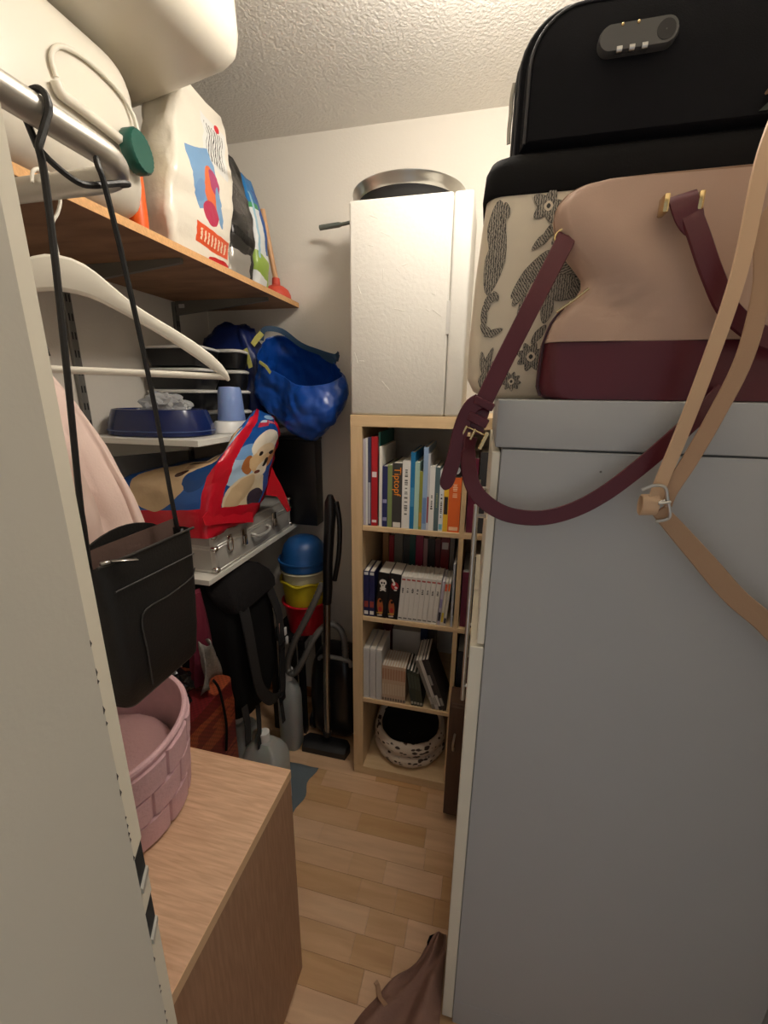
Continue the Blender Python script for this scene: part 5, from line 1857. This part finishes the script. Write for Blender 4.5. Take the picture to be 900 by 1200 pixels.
add_loft(bm, rings)
lko = obj('combination_lock', bm, mat('lock_grey', S(74, 74, 74), .4), su)
bm = new_bm()
for k in range(3):
    add_tube(bm, [(lc.x - .026 + k * .016, .7905, lc.z - .0145), (lc.x - .019 + k * .016, .7905, lc.z - .0145)], .0042, 10)
obj('number_wheels', bm, M_steel, lko)
bm = new_bm()
add_lathe(bm, [(.001, 0), (.0115, 0), (.0125, .002), (.0125, .003)], 0, 0, 24, M=Matrix.Translation((lc.x + .034, .7885, lc.z)) @ RM(-PI / 2, 4, 'X'), cap=False)
obj('key_button', bm, M_black, lko)
bm = new_bm()
for dx in (-.022, -.002):
    bmesh.ops.create_uvsphere(bm, u_segments=10, v_segments=6, radius=.0022, matrix=Matrix.Translation((lc.x + dx, .7885, lc.z + .0125)))
obj('brass_studs', bm, M_gold, lko)

# ------------------------------------------------------------------ taupe and maroon handbag
hb = thing('handbag', 'taupe leather handbag with maroon base and handles on the white cabinet', 'handbag', (.32, .75, ZK))
xl = [(ZK + .0008, .092), (ZK + .006, .080), (ZK + .02, .0745), (ZK + .05, .0745), (1.612, .0760)]
xu = [(1.6125, .0760), (1.64, .084), (1.662, .100), (1.680, .119), (1.692, .126), (1.705, .124), (1.722, .110), (1.742, .0925), (1.765, .080), (1.785, .0755), (1.80, .079), (1.814, .090), (1.823, .108), (1.8275, .132)]


def hring(z, x0, k):
    # k: 0 bottom .. 1 top; flattens toward the top
    hy = .043 - .024 * k
    cy_ = .748 + .012 * k
    sag = -.010 * math.sin(PI * k)
    return rrect((x0 + .60) / 2, cy_ + sag * .4, (.60 - x0) / 2, hy, z, hy * .8, 6)


bm = new_bm()
add_loft(bm, [hring(z, x, (z - ZK) / .3) for z, x in xl])
subdivide(bm, 1)
for v in bm.verts:
    v.co.y += .002 * noise.noise(v.co * 14)
obj('base_panel', bm, M_maroon, hb, angle=50)
bm = new_bm()
rows = add_loft(bm, [hring(z, x, (z - ZK) / .3) for z, x in xu])
bmesh.ops.subdivide_edges(bm, edges=[e for e in bm.edges if e.calc_length() > .03], cuts=14, use_grid_fill=True)
for v in bm.verts:                                       # slack front with a soft hollow running down from the pinch
    if v.co.y < .75:
        d = (v.co.x - .13) * .75 + (v.co.z - 1.70)
        v.co.y += .016 * math.exp(-(d / .028) ** 2) * math.exp(-((v.co.x - .16) / .11) ** 2) - .010 * math.exp(-((d - .06) / .04) ** 2) * math.exp(-((v.co.x - .15) / .10) ** 2)
        v.co.y -= .006 * math.exp(-((v.co.z - 1.63) / .03) ** 2)
obj('body', bm, M_taupe, hb, angle=75)
bm = new_bm()
edge = [Vector((x - .001, .752, z)) for z, x in xu]
add_tube(bm, smooth_path([Vector((x + .001, .748 + .012 * ((z - ZK) / .3) - .010, z)) for z, x in xu[-6:]] + [Vector((.20, .742, 1.8275)), Vector((.58, .742, 1.8275))], 3), .0016, 6)
obj('top_piping', bm, mat('taupe_edge', S(150, 118, 96), .5), hb)
bm = new_bm()
add_tube(bm, smooth_path([Vector((x + .0005, .726, z)) for z, x in (xl[1:] + xu[:3])], 3), .0018, 6)
obj('gusset_piping', bm, mat('maroon_piping', S(60, 12, 26), .45), hb)
bm = new_bm()
add_tube(bm, [aY(652, 366, .722), aY(672, 352, .722), aY(690, 338, .724)], .0018, 6)
obj('zip', bm, M_gold, hb)
# handle on the front: ring, tab and drooping band
for xs, sg in ((.228, 1), (.53, -1)):
    for dx in (-.020, .020):
        bm = new_bm()
        add_box(bm, xs + dx - .0035, xs + dx + .0035, .700, .722, 1.768, 1.790, bev=.0018, seg=2)
        obj('ring_bar', bm, M_gold, hb)
bm = new_bm()
add_ribbon(bm, smooth_path([(.228, .726, 1.792), (.228, .712, 1.790), (.229, .704, 1.780), (.236, .702, 1.765), (.248, .702, 1.742), (.252, .7025, 1.733)], 5), Vector((1, 0, .25)), [.034] * 16 + [.033, .031, .028, .024, .018, .012, .008, .006, .004, .002], .003)
obj('handle_tab', bm, M_maroon, hb)
bm = new_bm()
add_ribbon(bm, smooth_path([(.236, .7055, 1.772), (.250, .698, 1.74), (.272, .690, 1.69), (.300, .688, 1.645), (.345, .688, 1.612), (.385, .688, 1.605), (.430, .688, 1.615), (.475, .688, 1.65), (.505, .690, 1.70), (.52, .698, 1.75), (.53, .7055, 1.778)], 6), [Vector((1, 0, .35)).lerp(Vector((-.3, 0, 1)), min(1, k / 30)) if k < 30 else (Vector((-.3, 0, 1)).lerp(Vector((-1, 0, .35)), (k - 30) / 30)) for k in range(61)], .026, .006)
obj('handle', bm, M_maroon, hb)
# shoulder strap: side ring, straight run, keeper, buckle, tail and drooping loop
bm = new_bm()
rp = [aY(661, 278, .735) + Vector((.012 * math.cos(a), 0, .010 * math.sin(a))) for a in [2 * PI * k / 20 for k in range(20)]]
add_tube(bm, rp, .0022, 8, closed=True)
obj('strap_ring', bm, M_gold, hb)
bm = new_bm()
A0, A1, A2 = aY(661, 285, .728), aY(612, 380, .700), aY(571, 462, .680)
A3, A4 = aY(562, 485, .672), aY(555, 508, .670)
d0 = (A2 - A0).normalized()
sdv = Vector((d0.z, 0, -d0.x))
add_ribbon(bm, smooth_path([A0 + Vector((0, .004, .004)), A0, A1, A2, A3, A4], 6), sdv, .027, .0035)
obj('shoulder_strap', bm, M_maroon, hb)
bm = new_bm()
low_ = [aY(552, 512, .668), aY(549, 530, .667), aY(551, 560, .667), aY(564, 584, .667), aY(592, 602, .668), aY(630, 607, .668), aY(668, 599, .668), aY(706, 580, .668), aY(748, 549, .670), aY(790, 513, .675), aY(822, 484, .682), aY(838, 468, .692), aY(848, 458, .700)]
lp_ = smooth_path(low_, 6)
T, _ = frames(lp_)
sides = []
wds = []
for i, t in enumerate(T):
    f_ = min(1, i / 26)
    perp = Vector((t.z, 0, -t.x))
    sides.append((Vector((.75, .6, .15)) * (1 - f_) + (perp if perp.z > 0 else -perp) * f_))
    wds.append(.025)
add_ribbon(bm, lp_, sides, wds, .0035)
obj('shoulder_strap', bm, M_maroon, hb)
bm = new_bm()
tl_ = [aY(562, 470, .668), aY(551, 478, .664), aY(541, 500, .662), aY(534, 530, .660), aY(526, 557, .660), aY(521, 574, .660)]
tp = smooth_path(tl_, 5)
add_ribbon(bm, tp, [Vector((.9, .25, .3))] * len(tp), [.024] * (len(tp) - 5) + [.024, .023, .020, .014, .005], .0032)
obj('strap_tail', bm, M_maroon, hb)
bm = new_bm()
kc = aY(567, 473, .668)
add_box(bm, -.016, .016, -.005, .005, -.006, .006, bev=.002, seg=2, M=Matrix.Translation(kc) @ RM(math.atan2(-sdv.z, sdv.x), 4, 'Y'))
kc2 = aY(560, 492, .666)
add_box(bm, -.016, .016, -.005, .005, -.007, .007, bev=.002, seg=2, M=Matrix.Translation(kc2) @ RM(math.atan2(-sdv.z, sdv.x), 4, 'Y'))
obj('keeper', bm, M_maroon, hb)
bm = new_bm()
bcx3 = aY(553, 511, .664)
Mb = Matrix.Translation(bcx3) @ RM(math.atan2(-sdv.z, sdv.x), 4, 'Y')
add_box(bm, -.022, -.016, -.004, .004, -.015, .013, bev=.0015, seg=2, M=Mb)
add_box(bm, .012, .016, -.003, .003, -.011, .009, bev=.001, M=Mb)
add_box(bm, -.016, .012, -.003, .003, -.011, -.008, bev=.001, M=Mb)
add_box(bm, -.002, .002, -.006, -.003, -.012, .006, bev=.001, M=Mb)
obj('buckle', bm, M_gold, hb)

# ------------------------------------------------------------------ tan strap hanging over the cabinet edge
ts = thing('tan_strap', 'long tan leather strap with steel ring buckle hanging over the white cabinet', 'strap', (.3, .66, 1.36))
bm = new_bm()
pA = smooth_path([Vector((.345, .797, 1.935)), Vector((.330, .745, 1.915)), Vector((.310, .690, 1.86)), aY(893, 195, .665), aY(866, 320, .655), aY(828, 432, .650), aY(797, 512, .648), aY(776, 562, .648), aY(768, 585, .647)], 6)
add_ribbon(bm, pA, Vector((1, .25, .3)), .021, .0035)
obj('band', bm, M_tan, ts)
bm = new_bm()
pB = smooth_path([Vector((.40, .716, 1.832)), Vector((.385, .690, 1.83)), aY(905, 250, .672), aY(893, 340, .664), aY(872, 420, .658), aY(838, 488, .656), aY(808, 540, .656), aY(785, 575, .654), aY(778, 592, .653)], 6)
add_ribbon(bm, pB, Vector((1, -.3, .4)), .020, .0035)
obj('band', bm, M_tanb, ts)
bm = new_bm()
pC = smooth_path([aY(772, 598, .649), aY(790, 618, .655), aY(825, 658, .664), aY(862, 700, .668), aY(900, 733, .668), Vector((.50, .668, 1.14)), Vector((.60, .668, 1.06))], 6)
T, _ = frames(pC)
add_ribbon(bm, pC, [Vector((t.z, 0, -t.x)) for t in T], [.020 + .010 * min(1, k / 14) for k in range(len(pC))], .0035)
obj('band', bm, M_tanb, ts)
bm = new_bm()
c0 = aY(768, 588, .647)
rg = [c0 + Vector((.016 * math.cos(a) ** 1 - .003, .006 * math.sin(a), .0)) for a in []]
add_tube(bm, smooth_path([aY(752, 574, .640), aY(766, 569, .637), aY(779, 571, .638), aY(782, 584, .640), aY(785, 603, .642), aY(780, 609, .644), aY(768, 611, .644)], 5), .0024, 8)
add_tube(bm, smooth_path([aY(779, 586, .640), aY(772, 590, .638), aY(786, 588, .638)], 4), .0020, 8)
obj('ring_buckle', bm, M_steel, ts)
bm = new_bm()
rr_ = [(.640 + .010 + .010 * math.cos(a), .014 * math.sin(a)) for a in [2 * PI * k / 24 for k in range(25)]]
ctr = aY(766, 592, .648)
add_ribbon(bm, [Vector((ctr.x - .006, yv, ctr.z + dz)) for yv, dz in rr_], Vector((1, 0, .1)), .022, .003)
obj('strap_roll', bm, M_tan, ts)

# ------------------------------------------------------------------ mauve cloth heap on the floor before the cabinet
lb = [(.44, -.30), (.55, -.255), (.62, -.222), (.66, -.200), (.70, -.168), (.74, -.140), (.775, -.096), (.80, -.074), (.83, -.060), (.855, -.046), (.875, -.030)]
bm = new_bm()
nn = 22
lbp = smooth_path([Vector((x, y_, 0)) for y_, x in lb], 4)
g = []
for i, p_ in enumerate(lbp):
    t = i / (len(lbp) - 1)
    rowv = []
    for j in range(nn + 1):
        s = j / nn
        x_ = p_.x + (-.003 - p_.x) * s
        env = min(1, s * 5) * min(1, (1 - t) * 6)
        h = .004 + env * (.030 + .026 * math.sin(s * 7 + t * 5) * (1 - .3 * s) + .014 * math.sin(s * 15 - t * 9) + .014 * noise.noise(Vector((x_ * 18, p_.y * 18, 2))))
        rowv.append(bm.verts.new((x_, p_.y, max(.0015, h))))
    g.append(rowv)
for i in range(len(g) - 1):
    for j in range(nn):
        bm.faces.new((g[i][j], g[i + 1][j], g[i + 1][j + 1], g[i][j + 1]))
cl = thing('cloth_heap', 'mauve brown cloth heaped on the floor against the white cabinet', 'cloth', (-.1, .7, 0))
M_mauve = mat('mauve_cloth', S(150, 116, 102), .95, bump=.3, bscale=200, var=.1)
o = obj('cloth', bm, M_mauve, cl, angle=85)
bm = new_bm()
add_ribbon(bm, smooth_path([aZ(452, 1178, .045), aZ(445, 1168, .03), aZ(443, 1156, .006), aZ(440, 1150, .003)], 5), Vector((1, .3, 0)), .012, .002)
obj('tie', bm, mat('mauve_tie', S(186, 150, 122), .9), cl)
bm = new_bm()
add_ribbon(bm, [aZ(501, 1106, .02), aZ(504, 1099, .018), aZ(514, 1095, .02)], Vector((0, .5, 1)), .012, .002)
obj('dark_tab', bm, M_blackm, cl)
